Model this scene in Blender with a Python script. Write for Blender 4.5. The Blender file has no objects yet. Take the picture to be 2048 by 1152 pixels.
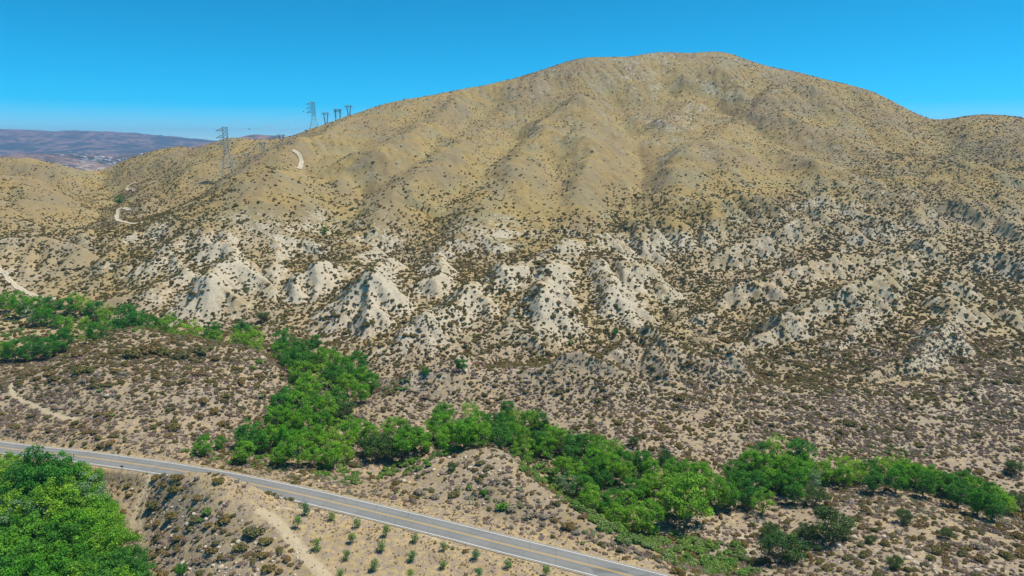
import bpy, math, random
import numpy as np
from mathutils import Vector

# ------------------------------------------------------------------ camera, world, sun, exposure
scene = bpy.context.scene
CAM_Z = 106.0                      # the drone hovers 106 m above the road; road surface is z = 0
FPX = 1366.0                       # focal length in pixels of the 2048 px wide photograph
PITCH = math.atan((576 - 290) / FPX)
cam_data = bpy.data.cameras.new("camera")
cam_data.sensor_width = 36.0
cam_data.lens = 36.0 * FPX / 2048.0
cam_data.clip_start = 1.0
cam_data.clip_end = 60000.0
cam = bpy.data.objects.new("camera", cam_data)
cam.location = (0, 0, CAM_Z)
cam.rotation_euler = (math.pi / 2 - PITCH, 0, 0)
scene.collection.objects.link(cam)
scene.camera = cam

SUN_DIR = Vector((0.39, 0.07, 0.915)).normalized()     # towards the sun
SUN_EL = math.asin(SUN_DIR.z)
SUN_AZ = math.atan2(SUN_DIR.x, SUN_DIR.y)
world = bpy.data.worlds.new("World")
scene.world = world
world.use_nodes = True
wn = world.node_tree
wn.nodes.clear()
w_out = wn.nodes.new("ShaderNodeOutputWorld")
w_bg = wn.nodes.new("ShaderNodeBackground")
w_sky = wn.nodes.new("ShaderNodeTexSky")
w_sky.sky_type = 'NISHITA'
w_sky.sun_disc = False
w_sky.sun_elevation = SUN_EL
w_sky.sun_rotation = SUN_AZ
w_sky.altitude = 5000
w_sky.air_density = 0.8
w_sky.dust_density = 0.0
w_sky.ozone_density = 1.0
w_hs = wn.nodes.new("ShaderNodeHueSaturation")
w_hs.inputs['Saturation'].default_value = 1.85
w_hs.inputs['Value'].default_value = 1.1
w_hs.inputs['Hue'].default_value = 0.476
w_bg.inputs['Strength'].default_value = 0.145
wn.links.new(w_sky.outputs[0], w_hs.inputs['Color'])
wn.links.new(w_hs.outputs[0], w_bg.inputs['Color'])
wn.links.new(w_bg.outputs[0], w_out.inputs['Surface'])

sun_data = bpy.data.lights.new("sun", 'SUN')
sun_data.energy = 4.9
sun_data.angle = math.radians(0.5)
sun_data.color = (1.0, 0.94, 0.83)
sun = bpy.data.objects.new("sun", sun_data)
sun.rotation_euler = SUN_DIR.to_track_quat('Z', 'Y').to_euler()
sun.location = (0, 0, 500)
scene.collection.objects.link(sun)

vs = scene.view_settings
vs.view_transform = 'Standard'
vs.look = 'None'
vs.exposure = 0.13
vs.gamma = 1.0
vs.use_curve_mapping = False
scene.cycles.max_bounces = 5
scene.cycles.diffuse_bounces = 2
scene.cycles.transparent_max_bounces = 4
scene.cycles.volume_bounces = 0

random.seed(7)
rng = np.random.default_rng(11)

# ------------------------------------------------------------------ helpers: camera geometry
CP, SP = math.cos(PITCH), math.sin(PITCH)
def ray(u, v):
    x = (u - 1024) / FPX
    y = (576 - v) / FPX
    return np.array([x, CP + y * SP, -SP + y * CP])
def at_Y(u, v, Y):
    r = ray(u, v); t = Y / r[1]
    return np.array([r[0] * t, Y, r[2] * t + CAM_Z])
def at_z(u, v, z):
    r = ray(u, v); t = (z - CAM_Z) / r[2]
    return np.array([r[0] * t, r[1] * t, z])
def to_px(X, Y, Z):
    Z = Z - CAM_Z
    zc = Y * CP - Z * SP
    yc = Y * SP + Z * CP
    zc = np.maximum(zc, 1e-3)
    return 1024 + FPX * X / zc, 576 - FPX * yc / zc

# ------------------------------------------------------------------ helpers: noise
def _hash(ix, iy, seed):
    h = (ix.astype(np.int64) * 374761393 + iy.astype(np.int64) * 668265263 + seed * 974634777) & 0xFFFFFFFF
    h = ((h ^ (h >> 13)) * 1274126177) & 0xFFFFFFFF
    return (h ^ (h >> 16)) & 0xFFFFFFFF
def perlin(x, y, seed=0):
    xi = np.floor(x); yi = np.floor(y)
    xf = x - xi; yf = y - yi
    xi = xi.astype(np.int64); yi = yi.astype(np.int64)
    u = xf * xf * xf * (xf * (xf * 6 - 15) + 10)
    v = yf * yf * yf * (yf * (yf * 6 - 15) + 10)
    def g(dx, dy):
        a = _hash(xi + dx, yi + dy, seed) * (2 * math.pi / 4294967296.0)
        return np.cos(a) * (xf - dx) + np.sin(a) * (yf - dy)
    n0 = g(0, 0) * (1 - u) + g(1, 0) * u
    n1 = g(0, 1) * (1 - u) + g(1, 1) * u
    return (n0 * (1 - v) + n1 * v) * 1.5
def fbm(x, y, octs=4, seed=0, gain=0.5):
    s = 0; a = 1; n = 0
    for o in range(octs):
        s = s + a * perlin(x, y, seed + o * 17); n += a
        x = x * 2.03 + 13.7; y = y * 2.03 - 7.1; a *= gain
    return s / n
def sstep(a, b, x):
    t = np.clip((x - a) / (b - a), 0, 1)
    return t * t * (3 - 2 * t)

# ------------------------------------------------------------------ terrain: control points
# (u, v, Y): photo pixel with its distance ahead of the camera; Z entries give height below the camera instead
ctrlY = [
 # skyline and mountain
  
 (620,260,940),(560,277,960),(195,345,1000),
 (900,300,840),(1000,380,720),(1100,300,850),(1150,200,1040),(1320,190,1110),(1290,333,835),(1262,375,750),(1400,274,930),
 (1380,360,770),(1500,215,1090),(1500,300,900),(1619,287,930),(1700,260,1000),(1750,320,850),(1851,287,930),(820,260,900),
 (1200,330,800),(950,240,970),(760,300,800),(700,380,690),(760,345,750),(850,400,680),
 # grass / scrub border
 (400,440,620),(600,450,640),(750,470,620),(860,450,640),(1030,480,600),(1140,460,620),(1270,400,690),(1400,420,660),(1500,400,700),
 (1650,380,725),(1800,360,750),(2000,345,780),(1700,480,615),(1950,440,650),(2040,540,540),(1600,590,470),(1900,640,420),
 # left side
 (200,450,620),(50,430,640),(100,520,530),(0,540,505),(250,520,545),(150,430,720),(235,400,770),(300,370,800),
 (480,352,800),(560,430,650),(620,340,760),(330,420,670),(400,330,900),(560,300,880),(650,290,860),(590,320,800),
 # toe of the badlands
 (780,735,340),(600,660,402),(350,640,418),(200,600,460),(1150,700,368),(480,640,425),
 (543,643,423),(501,601,440),(543,563,470),(821,650,402),(1178,699,372),(1316,657,415),(1362,636,445),(1469,567,540),
 (1450,740,335),(1550,700,365),(1800,720,345),(2000,700,352),(900,700,370),(1000,690,378),(1250,600,455),(1000,560,490),(700,560,480),
]
ctrlZ = [
 # right flats and fans
 (1200,800,-109.5),(1400,850,-112.5),(1700,850,-112),(2000,850,-112),(1700,780,-108.5),(2000,765,-106),(1400,770,-107.5),(1250,860,-112),(1500,860,-113),
 (1150,735,-103.5),(850,795,-110),(1000,790,-110),(760,790,-111),(700,690,-112),
 # creek floor
 (100,640,-114),(100,612,-112.5),(30,700,-116),(0,640,-114),(320,665,-113),(450,685,-113.5),(560,690,-113.5),(640,760,-114),(650,850,-114.5),
 (600,920,-113),(480,920,-111),(420,900,-108.5),(800,905,-114.5),(720,880,-115),(1000,870,-115),(900,870,-115),(1150,940,-116),(1300,1030,-117.5),
 (1400,1090,-118),(1500,1000,-117.5),(1700,960,-117),(1900,985,-118),(2048,1010,-119),(1450,1080,-118),(1250,1010,-117),(1080,900,-115.5),
 (1600,1000,-116.5),(1800,1010,-114.5),(2048,1060,-114),
 # left knoll
 (520,860,-110.5),
 (150,780,-95.5),(300,780,-96),(430,780,-99),(0,820,-101),(150,832,-101),(300,845,-102.2),(380,865,-105.5),(430,840,-106),
 (280,720,-91.5),(420,720,-94.5),
 # orchard bench and the slope down to the lower grove
 (650,1022,-105.3),(340,945,-105.3),(370,950,-104.6),(400,955,-103.8),(430,959.5,-103.0),(450,962.5,-102.8),(475,968,-103.0),(500,975,-103.4),(530,985,-104.2),(560,994,-104.9),(420,978,-102.9),(470,985,-103.0),(430,1005,-103.4),(530,1010,-103.9),(615,1008,-105.3),(800,1130,-106),(480,1060,-104.5),(600,1140,-106),(900,1120,-106.2),(700,1090,-105.6),
 (330,965,-106),(290,985,-110),(300,1000,-110.5),(270,1080,-116.5),(330,1060,-112),(330,1130,-115),(400,1050,-107),(420,1140,-110),
 # rocky knoll between road and creek
 (900,915,-105.8),(820,960,-109),(880,975,-107),(760,975,-110),(700,960,-110.5),
 (960,1000,-107),(1100,1060,-106.5),(1250,1110,-107),
 # lower right bank
 (1700,1085,-112.5),(1900,1100,-110.5),(2048,1110,-110),(1550,1110,-117.5),(1600,1140,-115),(1800,1040,-113),(1950,1050,-113),(1800,1140,-109),
]
ctrlW = [  # world points: (X, Y, z below camera) outside the picture
 (-420,230,-100),(-420,330,-95),(-500,450,-105),(-700,700,-40),(-900,900,-5),(-300,150,-121),(-160,120,-122),(-160,206,-113),(-190,212,-112.5),(-230,218,-112),(-160,191,-120),(-138,199,-115.5),(-200,195,-120.5),(-160,165,-122),(-112,168,-121),(-130,148,-122),(-200,150,-122),(-98,150,-120),(-150,140,-122),(-125,185,-119.5),(-60,110,-112),(60,110,-106),(40,100,-106),
 (160,120,-108),(300,150,-112),(360,260,-116),(420,330,-108),(500,430,-95),(700,600,-50),(900,800,0),(1000,1000,60),
 (-500,1250,-95),(-900,1300,-95),(-250,1250,-60),(-380,1150,-75),(-420,1000,-42),(-100,1400,40),(150,1500,70),(450,1500,80),(800,1450,50),(1100,1300,60),(-300,1500,-120),(-900,1700,-140),(0,1800,-40),(900,1800,-40),(-700,1150,-70),
]
# crest lines that hide the ground behind them: (u, v, Z or Y value, [(distance behind, drop), ...])
crestZ = [
 ([(-150,840,-99),(-60,800,-97),(0,765,-95),(60,740,-93.5),(150,700,-91),(210,674,-89.8),(270,655,-88.6),(330,662,-89.4),(400,674,-91),(460,686,-93),(520,704,-96),(560,735,-100)], [(14,4.5),(32,13)]),
 ([(800,958,-108.6),(840,932,-107.0),(880,908,-105.4),(920,895,-104.4),(960,891,-103.9),(1010,903,-104.2),(1060,945,-105.0),(1110,990,-105.8),(1155,1015,-106.2),(1200,1040,-106.6),(1250,1068,-107),(1300,1095,-107.4),(1380,1140,-108.2)], [(5,2.6),(13,8.0)]),
 ([(560,740,-101),(585,790,-106.5),(570,830,-108.5)], [(8,2.0)]),
 ([(760,790,-110),(800,768,-107),(860,752,-105),(930,742,-104.4),(1000,737,-104),(1080,735,-103.6)], [(9,2.5),(20,6)]),
]
crestY = [
 ([(700,231,980),(760,212,1010),(820,200,1040),(890,188,1080),(960,176,1115),(1030,161,1150),(1080,149,1190),(1130,133,1230),(1180,127,1255),(1230,125,1270),(1270,119,1285),(1305,111,1300),(1345,116,1300),(1400,111,1305),(1430,110,1310),(1470,117,1305),(1500,136,1300),(1540,150,1280),(1575,151,1270),(1620,162,1260),(1680,179,1220),(1720,184,1200),(1770,207,1180)], [(70,30)]),
 ([(-200,335,860),(-60,320,890),(0,316,900),(60,317,905),(110,328,915),(150,342,940)], [(60,22),(140,60)]),
 ([(215,342,1000),(260,325,1000),(320,308,1000),(380,297,990),(450,289,980)], [(60,16),(150,50)]),
 ([(400,418,690),(440,395,705),(490,367,715),(540,346,722),(590,355,722),(640,388,712)], [(40,9),(80,12)]),
 ([(0,372,790),(50,368,790),(100,388,770),(140,412,745)], [(35,6),(70,8)]),
 ([(1830,238,1130),(1855,246,1110),(1875,249,1090)], [(60,30)]), ([(1888,245,1060),(1910,238,1050),(1950,236,1050),(1995,241,1045),(2048,256,1040)], [(60,30)]),
]
def crest_points():
    out = []
    for src, f in ((crestZ, lambda u, v, z: at_z(u, v, z + CAM_Z)), (crestY, at_Y)):
        for pts, backs in src:
            for u, v, q in pts:
                c_ = f(u, v, q); out.append(c_)
                d_ = c_[:2] / np.hypot(c_[0], c_[1])
                for dist, drop in backs: out.append(np.array([c_[0] + d_[0] * dist, c_[1] + d_[1] * dist, c_[2] - drop]))
    return out
road_px = [(-330,845),(-150,869),(0,894.5),(150,911.5),(300,932),(420,951.5),(500,967),(600,988.5),(700,1012),(800,1036),(900,1060.5),(1000,1086),(1130,1118),(1260,1151),(1420,1193),(1700,1268)]
P = crest_points() + [at_Y(*c) for c in ctrlY] + [at_z(u, v, z + CAM_Z) for u, v, z in ctrlZ] + [np.array([x, y, z + CAM_Z]) for x, y, z in ctrlW]
road_ctl = np.array([at_z(u, v, 0.0) for u, v in road_px])
P = np.array(P + [np.array([p[0], p[1], 0.0]) for p in road_ctl])

def warp(X, Y):
    return np.arctan2(X, Y) * 3.0, 1.5 * np.log(X * X + Y * Y)
def tps_fit(P):
    a, b = warp(P[:, 0], P[:, 1]); n = len(P)
    d2 = (a[:, None] - a) ** 2 + (b[:, None] - b) ** 2
    K = 0.5 * d2 * np.log(d2 + 1e-12)
    K += np.eye(n) * 2e-4
    Q = np.stack([np.ones(n), a, b], 1)
    A = np.zeros((n + 3, n + 3)); A[:n, :n] = K; A[:n, n:] = Q; A[n:, :n] = Q.T
    return a, b, np.linalg.solve(A, np.concatenate([P[:, 2], np.zeros(3)]))
TA, TB, TW = tps_fit(P)
def tps(X, Y):
    X = np.asarray(X, float); sh = X.shape
    a, b = warp(X.ravel(), np.asarray(Y, float).ravel())
    out = TW[-3] + TW[-2] * a + TW[-1] * b
    for i in range(0, len(a), 20000):
        s = slice(i, i + 20000)
        d2 = (a[s, None] - TA) ** 2 + (b[s, None] - TB) ** 2
        out[s] += (0.5 * d2 * np.log(d2 + 1e-12)) @ TW[:-3]
    return out.reshape(sh)

# mesh of the ground: a fan of rows and columns, finer near the camera
NA, NR = 900, 800
AMAX = math.radians(52)
R0, R1 = 95.0, 1500.0
ang = np.linspace(-AMAX, AMAX, NA)
rad = R0 * (R1 / R0) ** (np.linspace(0, 1, NR))
GX = rad[:, None] * np.sin(ang)[None]
GY = rad[:, None] * np.cos(ang)[None]
def sample_grid(F, X, Y):
    X = np.asarray(X, float); Y = np.asarray(Y, float)
    fa = np.clip((np.arctan2(X, Y) + AMAX) / (2 * AMAX) * (NA - 1), 0, NA - 1.001)
    fr = np.clip(np.log(np.hypot(X, Y) / R0) / math.log(R1 / R0) * (NR - 1), 0, NR - 1.001)
    ia = fa.astype(int); ir = fr.astype(int); ta = fa - ia; tr = fr - ir
    return (F[ir, ia] * (1 - ta) + F[ir, ia + 1] * ta) * (1 - tr) + (F[ir + 1, ia] * (1 - ta) + F[ir + 1, ia + 1] * ta) * tr
# coarse base on every 3rd vertex, then bilinear
SB = 3
base_c = tps(GX[::SB, ::SB], GY[::SB, ::SB])
def upsample(C):
    rr = np.clip(np.arange(NR) / SB, 0, C.shape[0] - 1.001); cc = np.clip(np.arange(NA) / SB, 0, C.shape[1] - 1.001)
    i = rr.astype(int); j = cc.astype(int); t = (rr - i)[:, None]; s = (cc - j)[None]
    return (C[i][:, j] * (1 - s) + C[i][:, j + 1] * s) * (1 - t) + (C[i + 1][:, j] * (1 - s) + C[i + 1][:, j + 1] * s) * t
H = upsample(base_c)

def clear_hit(F, u, v, h=0.0, y0=100.0, y1=1480.0):
    """first point along the view ray whose height above the ground F falls to h"""
    r = ray(u, v)
    Y = y0 * (y1 / y0) ** np.linspace(0, 1, 1600)
    t = Y / r[1]
    c = r[2] * t + CAM_Z - sample_grid(F, r[0] * t, Y) - h
    k = np.argmax(c <= 0)
    if c[k] > 0: k = int(np.argmin(c))
    if k > 0 and c[k - 1] > 0 >= c[k]:
        f = c[k - 1] / (c[k - 1] - c[k]); Yk = Y[k - 1] + f * (Y[k] - Y[k - 1])
    else:
        Yk = Y[k]
    t = Yk / r[1]
    return np.array([r[0] * t, Yk, r[2] * t + CAM_Z])

# ridges: (slope, rounding, [(u, v, height above the base)...])
ridges = [
 (.62,1.5,[(370,455,8),(434,469,12),(494,494,9),(536,520,3)]),
 (.68,1.0,[(434,469,12),(456,504,14),(421,546,13),(400,600,6),(380,640,1)]),
 (.62,1.2,[(456,504,14),(411,539,9),(356,587,3)]),(.62,1.2,[(456,504,14),(494,528,9),(536,567,3)]),(.62,1.2,[(421,546,13),(453,574,8),(515,622,2)]),
 (.6,2.0,[(484,480,6),(526,469,10),(557,468,12),(588,487,10),(633,504,4)]),(.62,1.5,[(557,468,12),(560,510,8),(552,550,2)]),
 (.6,1.5,[(751,483,12),(699,500,11),(633,525,9),(588,549,6),(557,573,2)]),
 (.68,1.0,[(793,515,8),(762,528,12),(734,549,18),(690,596,9),(644,632,2)]),(.68,1.0,[(734,549,18),(765,567,14),(814,619,5),(821,643,1)]),(.66,1.0,[(734,549,18),(738,600,12),(742,660,3)]),
 (.62,1.2,[(869,504,8),(887,525,13),(842,556,9),(814,594,3)]),(.66,1.2,[(887,525,13),(880,560,10),(868,610,3)]),(.62,1.2,[(887,525,13),(942,556,6)]),
 (.58,2.0,[(1010,500,5),(970,468,9),(925,459,12),(890,480,10),(869,504,6)]),
 (.55,1.5,[(1348,435,9),(1285,414,14),(1230,452,14),(1143,480,15),(1074,508,16),(998,528,17),(925,584,15),(887,615,14),(821,650,12),(769,674,8),(717,699,3)]),
 (.6,1.5,[(1285,414,14),(1348,435,11),(1403,462,8),(1440,500,3)]),
 (.62,1.2,[(1101,508,16),(1090,560,16),(1074,608,17),(1014,640,12),(969,664,9),(900,685,5),(820,715,2)]),(.62,1.2,[(1074,608,17),(1108,622,12),(1150,653,4)]),
 (.64,1.2,[(1190,510,12),(1212,553,12),(1230,580,13),(1268,601,9),(1310,640,3)]),(.64,1.2,[(1230,580,13),(1215,620,8),(1200,660,2)]),
 (.64,1.2,[(1230,500,10),(1247,539,11),(1292,535,11),(1334,587,6),(1362,622,2)]),
 (.6,1.2,[(1403,700,4),(1344,674,9),(1292,660,13),(1212,702,8),(1143,716,5),(1060,735,2)]),(.6,1.2,[(1292,660,13),(1344,674,12),(1403,695,10),(1449,716,7),(1483,747,3)]),(.6,1.2,[(1292,660,13),(1300,710,7),(1310,760,1)]),
 (.6,1.5,[(1720,500,13),(1600,532,13),(1525,553,12),(1455,584,10),(1403,622,7),(1348,650,3)]),
 (.58,1.8,[(2048,640,6),(1951,575,10),(1899,540,14),(1830,530,16),(1760,547,16),(1708,571,15),(1656,596,13),(1587,627,11),(1517,662,8),(1440,700,3)]),
 (.6,1.2,[(1899,540,14),(1900,600,13),(1896,644,12),(1864,676,9),(1750,752,2)]),(.6,1.2,[(1760,547,16),(1740,610,11),(1690,680,5),(1640,740,1)]),
 (.58,1.5,[(1860,470,12),(1830,495,12),(1725,509,12),(1642,523,11),(1552,558,9),(1483,589,5)]),
 (.55,2.0,[(1640,420,10),(1560,450,11),(1480,480,10),(1420,520,8),(1380,560,3)]),
 (.5,3.0,[(1600,430,6),(1530,395,11),(1480,380,13),(1420,400,11),(1370,440,6)]),
 (.5,2.5,[(1740,390,8),(1680,370,10),(1620,400,9),(1560,425,6)]),
 (.5,2.5,[(2048,440,10),(1960,410,12),(1900,395,13),(1820,420,12),(1740,450,10),(1660,490,6)]),
 (.5,2.5,[(2048,520,9),(1980,500,10),(1920,530,6)]),
 (.5,2.0,[(230,470,5),(330,465,8),(280,490,7),(215,515,4)]),(.5,2.0,[(430,445,4),(330,470,9),(250,510,8),(150,560,4),(90,590,1)]),
 (.5,2.0,[(380,540,6),(300,570,7),(220,600,3)]),
 (.45,3.0,[(0,480,5),(80,470,6),(160,500,4)]),
 (.6,1.5,[(1120,690,3),(1000,700,5),(900,720,5),(820,745,3),(760,760,1)]),
 # smooth spurs of the grassy mountain
 (.40,9,[(1200,180,14),(1100,230,15),(1000,300,17),(930,360,17),(860,440,10)]),
 (.40,9,[(920,195,14),(840,270,17),(760,350,14),(700,400,7)]),
 (.40,9,[(1560,170,20),(1480,230,24),(1400,278,27),(1330,325,22),(1272,368,10)]),
 (.40,9,[(1440,130,17),(1500,200,20),(1560,270,24),(1640,330,17),(1680,355,7)]),
 (.40,9,[(1620,165,24),(1700,225,24),(1780,262,20),(1851,290,20),(1921,326,15),(2000,345,7)]),
 (.40,9,[(1160,240,17),(1180,300,17),(1150,370,17),(1090,430,10)]),
 (.40,8,[(640,345,10),(580,340,20),(540,345,26),(490,372,20),(430,410,12),(360,440,5)]),(.4,8,[(540,345,26),(600,390,20),(640,430,8)]),
 (.40,6,[(760,330,10),(700,390,14),(620,420,10)]),
 (.38,6,[(700,235,7),(600,300,17),(520,310,14),(420,325,14),(300,350,10)]),
 (.38,6,[(400,350,10),(330,385,14),(260,420,10),(200,440,5)]),
 (.38,6,[(0,350,10),(70,380,14),(130,410,10)]),
]
def seg_tent(X, Y, A, B, slope, rnd):
    d = B[:2] - A[:2]; L2 = d @ d + 1e-9
    t = np.clip(((X - A[0]) * d[0] + (Y - A[1]) * d[1]) / L2, 0, 1)
    dist2 = (X - A[0] - t * d[0]) ** 2 + (Y - A[1] - t * d[1]) ** 2
    return A[2] + t * (B[2] - A[2]) - slope * (np.sqrt(dist2 + rnd * rnd) - rnd)
WX = GX + 6.0 * fbm(GX / 45, GY / 45, 3, 5) + 2.2 * fbm(GX / 13, GY / 13, 2, 6)
WY = GY + 6.0 * fbm(GX / 45, GY / 45, 3, 8) + 2.2 * fbm(GX / 13, GY / 13, 2, 9)
TEN = np.full(H.shape, -1e3)
for slope, rnd, pts in ridges:
    bad = rnd < 3.5
    if bad: slope, rnd, pts = slope * 1.15, rnd * .4, [(u, v, h * 1.4) for u, v, h in pts]
    W = [clear_hit(H, u, v, h) for u, v, h in pts]
    for A, B in zip(W[:-1], W[1:]):
        reach = (max(A[2], B[2]) - H.min()) / slope
        reach = min(reach, 60 / slope)
        rr = [math.hypot(A[0], A[1]), math.hypot(B[0], B[1])]
        aa = [math.atan2(A[0], A[1]), math.atan2(B[0], B[1])]
        r_lo = max(R0, min(rr) - reach); r_hi = min(R1, max(rr) + reach)
        i0 = int(max(0, math.log(r_lo / R0) / math.log(R1 / R0) * (NR - 1))); i1 = int(min(NR, math.log(r_hi / R0) / math.log(R1 / R0) * (NR - 1) + 2))
        da = math.asin(min(.99, reach / max(r_lo, 1)))
        j0 = int(max(0, (min(aa) - da + AMAX) / (2 * AMAX) * (NA - 1))); j1 = int(min(NA, (max(aa) + da + AMAX) / (2 * AMAX) * (NA - 1) + 2))
        if i1 <= i0 or j1 <= j0: continue
        s = (slice(i0, i1), slice(j0, j1))
        TEN[s] = np.maximum(TEN[s], seg_tent(WX[s], WY[s], A, B, slope, rnd))
RADG = np.hypot(GX, GY)
k = 1.0 + 3.0 * sstep(550, 800, RADG)
dlt = np.clip((TEN - H) / k, -30, 30)
H2 = H + k * np.log1p(np.exp(dlt))
# larger undulation
# the pale badlands between the grass border and the creek: a network of small sharp spurs
PU0, PV0 = to_px(GX, GY, H2)
B_TOP = np.interp(PU0, [0,300,430,600,760,860,1030,1140,1270,1380,1470,1600,1750,2048], [430,455,440,455,440,455,478,460,410,420,375,375,330,300]) + 10 * fbm(GX / 60, GY / 60, 3, 12)
B_BOT = np.interp(PU0, [0,350,600,780,1000,1200,1450,1700,2048], [590,640,655,740,748,775,795,785,765])
BAD = sstep(-8, 30, PV0 - B_TOP) * sstep(-6, 80, B_BOT - PV0) * (RADG < 900) * sstep(60, 210, PU0)
def ridged(x, y, seed):
    n = perlin(x + .35 * perlin(x * 1.7, y * 1.7, seed + 5), y + .35 * perlin(x * 1.7 + 9, y * 1.7, seed + 6), seed)
    return 1 - 2.2 * np.sqrt(n * n + .0012)
rx_ = GX * .82 + GY * .57; ry_ = GY * .82 - GX * .57
H2 += BAD * (5.5 * (ridged((GX + .45 * GY) / 55, (GY - .45 * GX) / 105, 301) - .35) + 3.2 * (ridged(rx_ / 27, ry_ / 40, 311) - .35) + 1.2 * (ridged(GX / 12, GY / 15, 321) - .35))
# gullies cut into the mountain: (depth, half width, pixels)
gullies = [(14,34,[(1235,185),(1256,236),(1282,290),(1288,335),(1264,375),(1255,412)]),(14,30,[(1431,180),(1480,215),(1542,246),(1600,280),(1650,306),(1720,330)]),
 (12,26,[(985,190),(922,229),(840,285),(770,335),(735,350)]),(11,24,[(1040,255),(992,302),(930,355),(894,385),(850,445),(835,470)]),(10,26,[(1855,242),(1890,270),(1940,300),(2048,330)]),
 (9,20,[(700,330),(725,370),(710,400),(650,455)]),(8,22,[(1120,170),(1090,215),(1020,260)]),(8,20,[(1330,150),(1345,190),(1290,235),(1262,250)]),(10,24,[(1700,180),(1740,235),(1800,275),(1850,300)]),
 (9,22,[(460,330),(390,375),(300,410),(240,440),(150,440)]),(9,24,[(195,345),(215,375),(225,395),(170,425),(120,450)]),(7,18,[(1100,300),(1130,360),(1110,420)]),(8,20,[(640,300),(610,330),(640,380)])]
for dep_, hw_, pts in gullies:
    W = np.array([clear_hit(H2, u, v, 0) for u, v in pts])
    if len(W) < 2: continue
    pl = np.vstack([W[:-1] * (1 - t) + W[1:] * t for t in (0, .5)] + [W[-1:]])
    best = np.full(H.shape, 1e9); prog = np.zeros(H.shape)
    box = (GX > W[:, 0].min() - 4 * hw_) & (GX < W[:, 0].max() + 4 * hw_) & (GY > W[:, 1].min() - 4 * hw_) & (GY < W[:, 1].max() + 4 * hw_)
    bx, by = WX[box] + 6 * fbm(GX[box] / 80, GY[box] / 80, 2, 15), WY[box]
    bd = np.full(bx.shape, 1e9)
    for A, B in zip(W[:-1], W[1:]):
        d = B[:2] - A[:2]; t = np.clip(((bx - A[0]) * d[0] + (by - A[1]) * d[1]) / (d @ d + 1e-9), 0, 1)
        bd = np.minimum(bd, (bx - A[0] - t * d[0]) ** 2 + (by - A[1] - t * d[1]) ** 2)
    bd = np.sqrt(bd)
    H2[box] -= 1.35 * dep_ * np.clip(1 - (np.sqrt(bd * bd + 9) - 3) / (hw_ * 1.6), 0, 1) ** 1.6
PU, PV = to_px(GX, GY, H2)
far_w = sstep(280, 420, RADG)
H2 += far_w * ((1.2 + 1.5 * BAD) * fbm(GX / 70, GY / 70, 4, 21) + sstep(600, 760, RADG) * sstep(1330, 1120, RADG) * (1 - BAD) * sstep(0, 70, PV0 - np.interp(PU0, [0,700,890,1030,1130,1305,1430,1540,1620,1720,1830,2048], [310,231,189,162,130,110,111,145,156,178,235,240])) * (8.5 * (ridged(rx_ / 210, GY / 260, 341) - .35) + 3.6 * (ridged(GX / 85, GY / 110, 351) - .35) + 1.3 * (ridged(rx_ / 34, GY / 44, 361) - .35)))

# ------------------------------------------------------------------ rain erosion on a regular grid
EX0, EX1, EY0, EY1, EC = -1150.0, 1150.0, 300.0, 1440.0, 2.5
enx = int((EX1 - EX0) / EC); eny = int((EY1 - EY0) / EC)
ex = EX0 + np.arange(enx) * EC; ey = EY0 + np.arange(eny) * EC
EXg, EYg = np.meshgrid(ex, ey)
E0 = sample_grid(H2, EXg, EYg) + 0.5 * fbm(EXg / 9, EYg / 9, 3, 77)
def erode(E, n, steps, seed):
    r = np.random.default_rng(seed)
    ny, nx = E.shape
    E = E.ravel().copy()
    px = r.uniform(1, nx - 3, n); py = r.uniform(1, ny - 3, n)
    dx = np.zeros(n); dy = np.zeros(n); vel = np.ones(n); wat = np.ones(n); sed = np.zeros(n)
    def hg(px, py):
        ix = px.astype(int); iy = py.astype(int); tx = px - ix; ty = py - iy
        i = iy * nx + ix
        a, b, c, d = E[i], E[i + 1], E[i + nx], E[i + nx + 1]
        h = (a * (1 - tx) + b * tx) * (1 - ty) + (c * (1 - tx) + d * tx) * ty
        return h, (b - a) * (1 - ty) + (d - c) * ty, (c - a) * (1 - tx) + (d - b) * tx, i, tx, ty
    alive = np.ones(n, bool)
    for s in range(steps):
        h, gx, gy, i, tx, ty = hg(px, py)
        dx = dx * .35 - gx * .65; dy = dy * .35 - gy * .65
        l = np.hypot(dx, dy) + 1e-9
        dx /= l; dy /= l
        nxp = px + dx; nyp = py + dy
        alive &= (nxp > 1) & (nxp < nx - 3) & (nyp > 1) & (nyp < ny - 3)
        nxp = np.clip(nxp, 1, nx - 3); nyp = np.clip(nyp, 1, ny - 3)
        h2 = hg(nxp, nyp)[0]
        dh = h2 - h
        cap = np.maximum(-dh, 0.02) * vel * wat * 1.6
        dep = np.where(dh > 0, np.minimum(dh, sed), np.maximum(0, (sed - cap)) * .25)
        ero = np.where((dh <= 0) & (sed < cap), np.minimum((cap - sed) * .22, -dh * .5), 0)
        amt = np.where(alive, dep - ero, 0)
        for off, w in ((0, (1 - tx) * (1 - ty)), (1, tx * (1 - ty)), (nx, (1 - tx) * ty), (nx + 1, tx * ty)):
            E += np.bincount(i + off, amt * w, minlength=len(E))
        sed = sed - np.where(alive, dep - ero, 0)
        vel = np.sqrt(np.maximum(vel * vel - dh * .6, .05)); vel = np.minimum(vel, 4)
        wat *= .975
        px, py = nxp, nyp
    return E.reshape(ny, nx)
def blur(E):
    p = np.pad(E, 1, mode='edge')
    p = (p[:-2] + 2 * p[1:-1] + p[2:]) / 4
    return (p[:, :-2] + 2 * p[:, 1:-1] + p[:, 2:]) / 4
E1 = E0.copy()
for it in range(6):
    E1 = erode(E1, 40000, 55, 100 + it)
    d = E1 - blur(E1)
    E1 = E1 - d * .25
ED = np.clip(E1 - E0, -7, 4)
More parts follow.
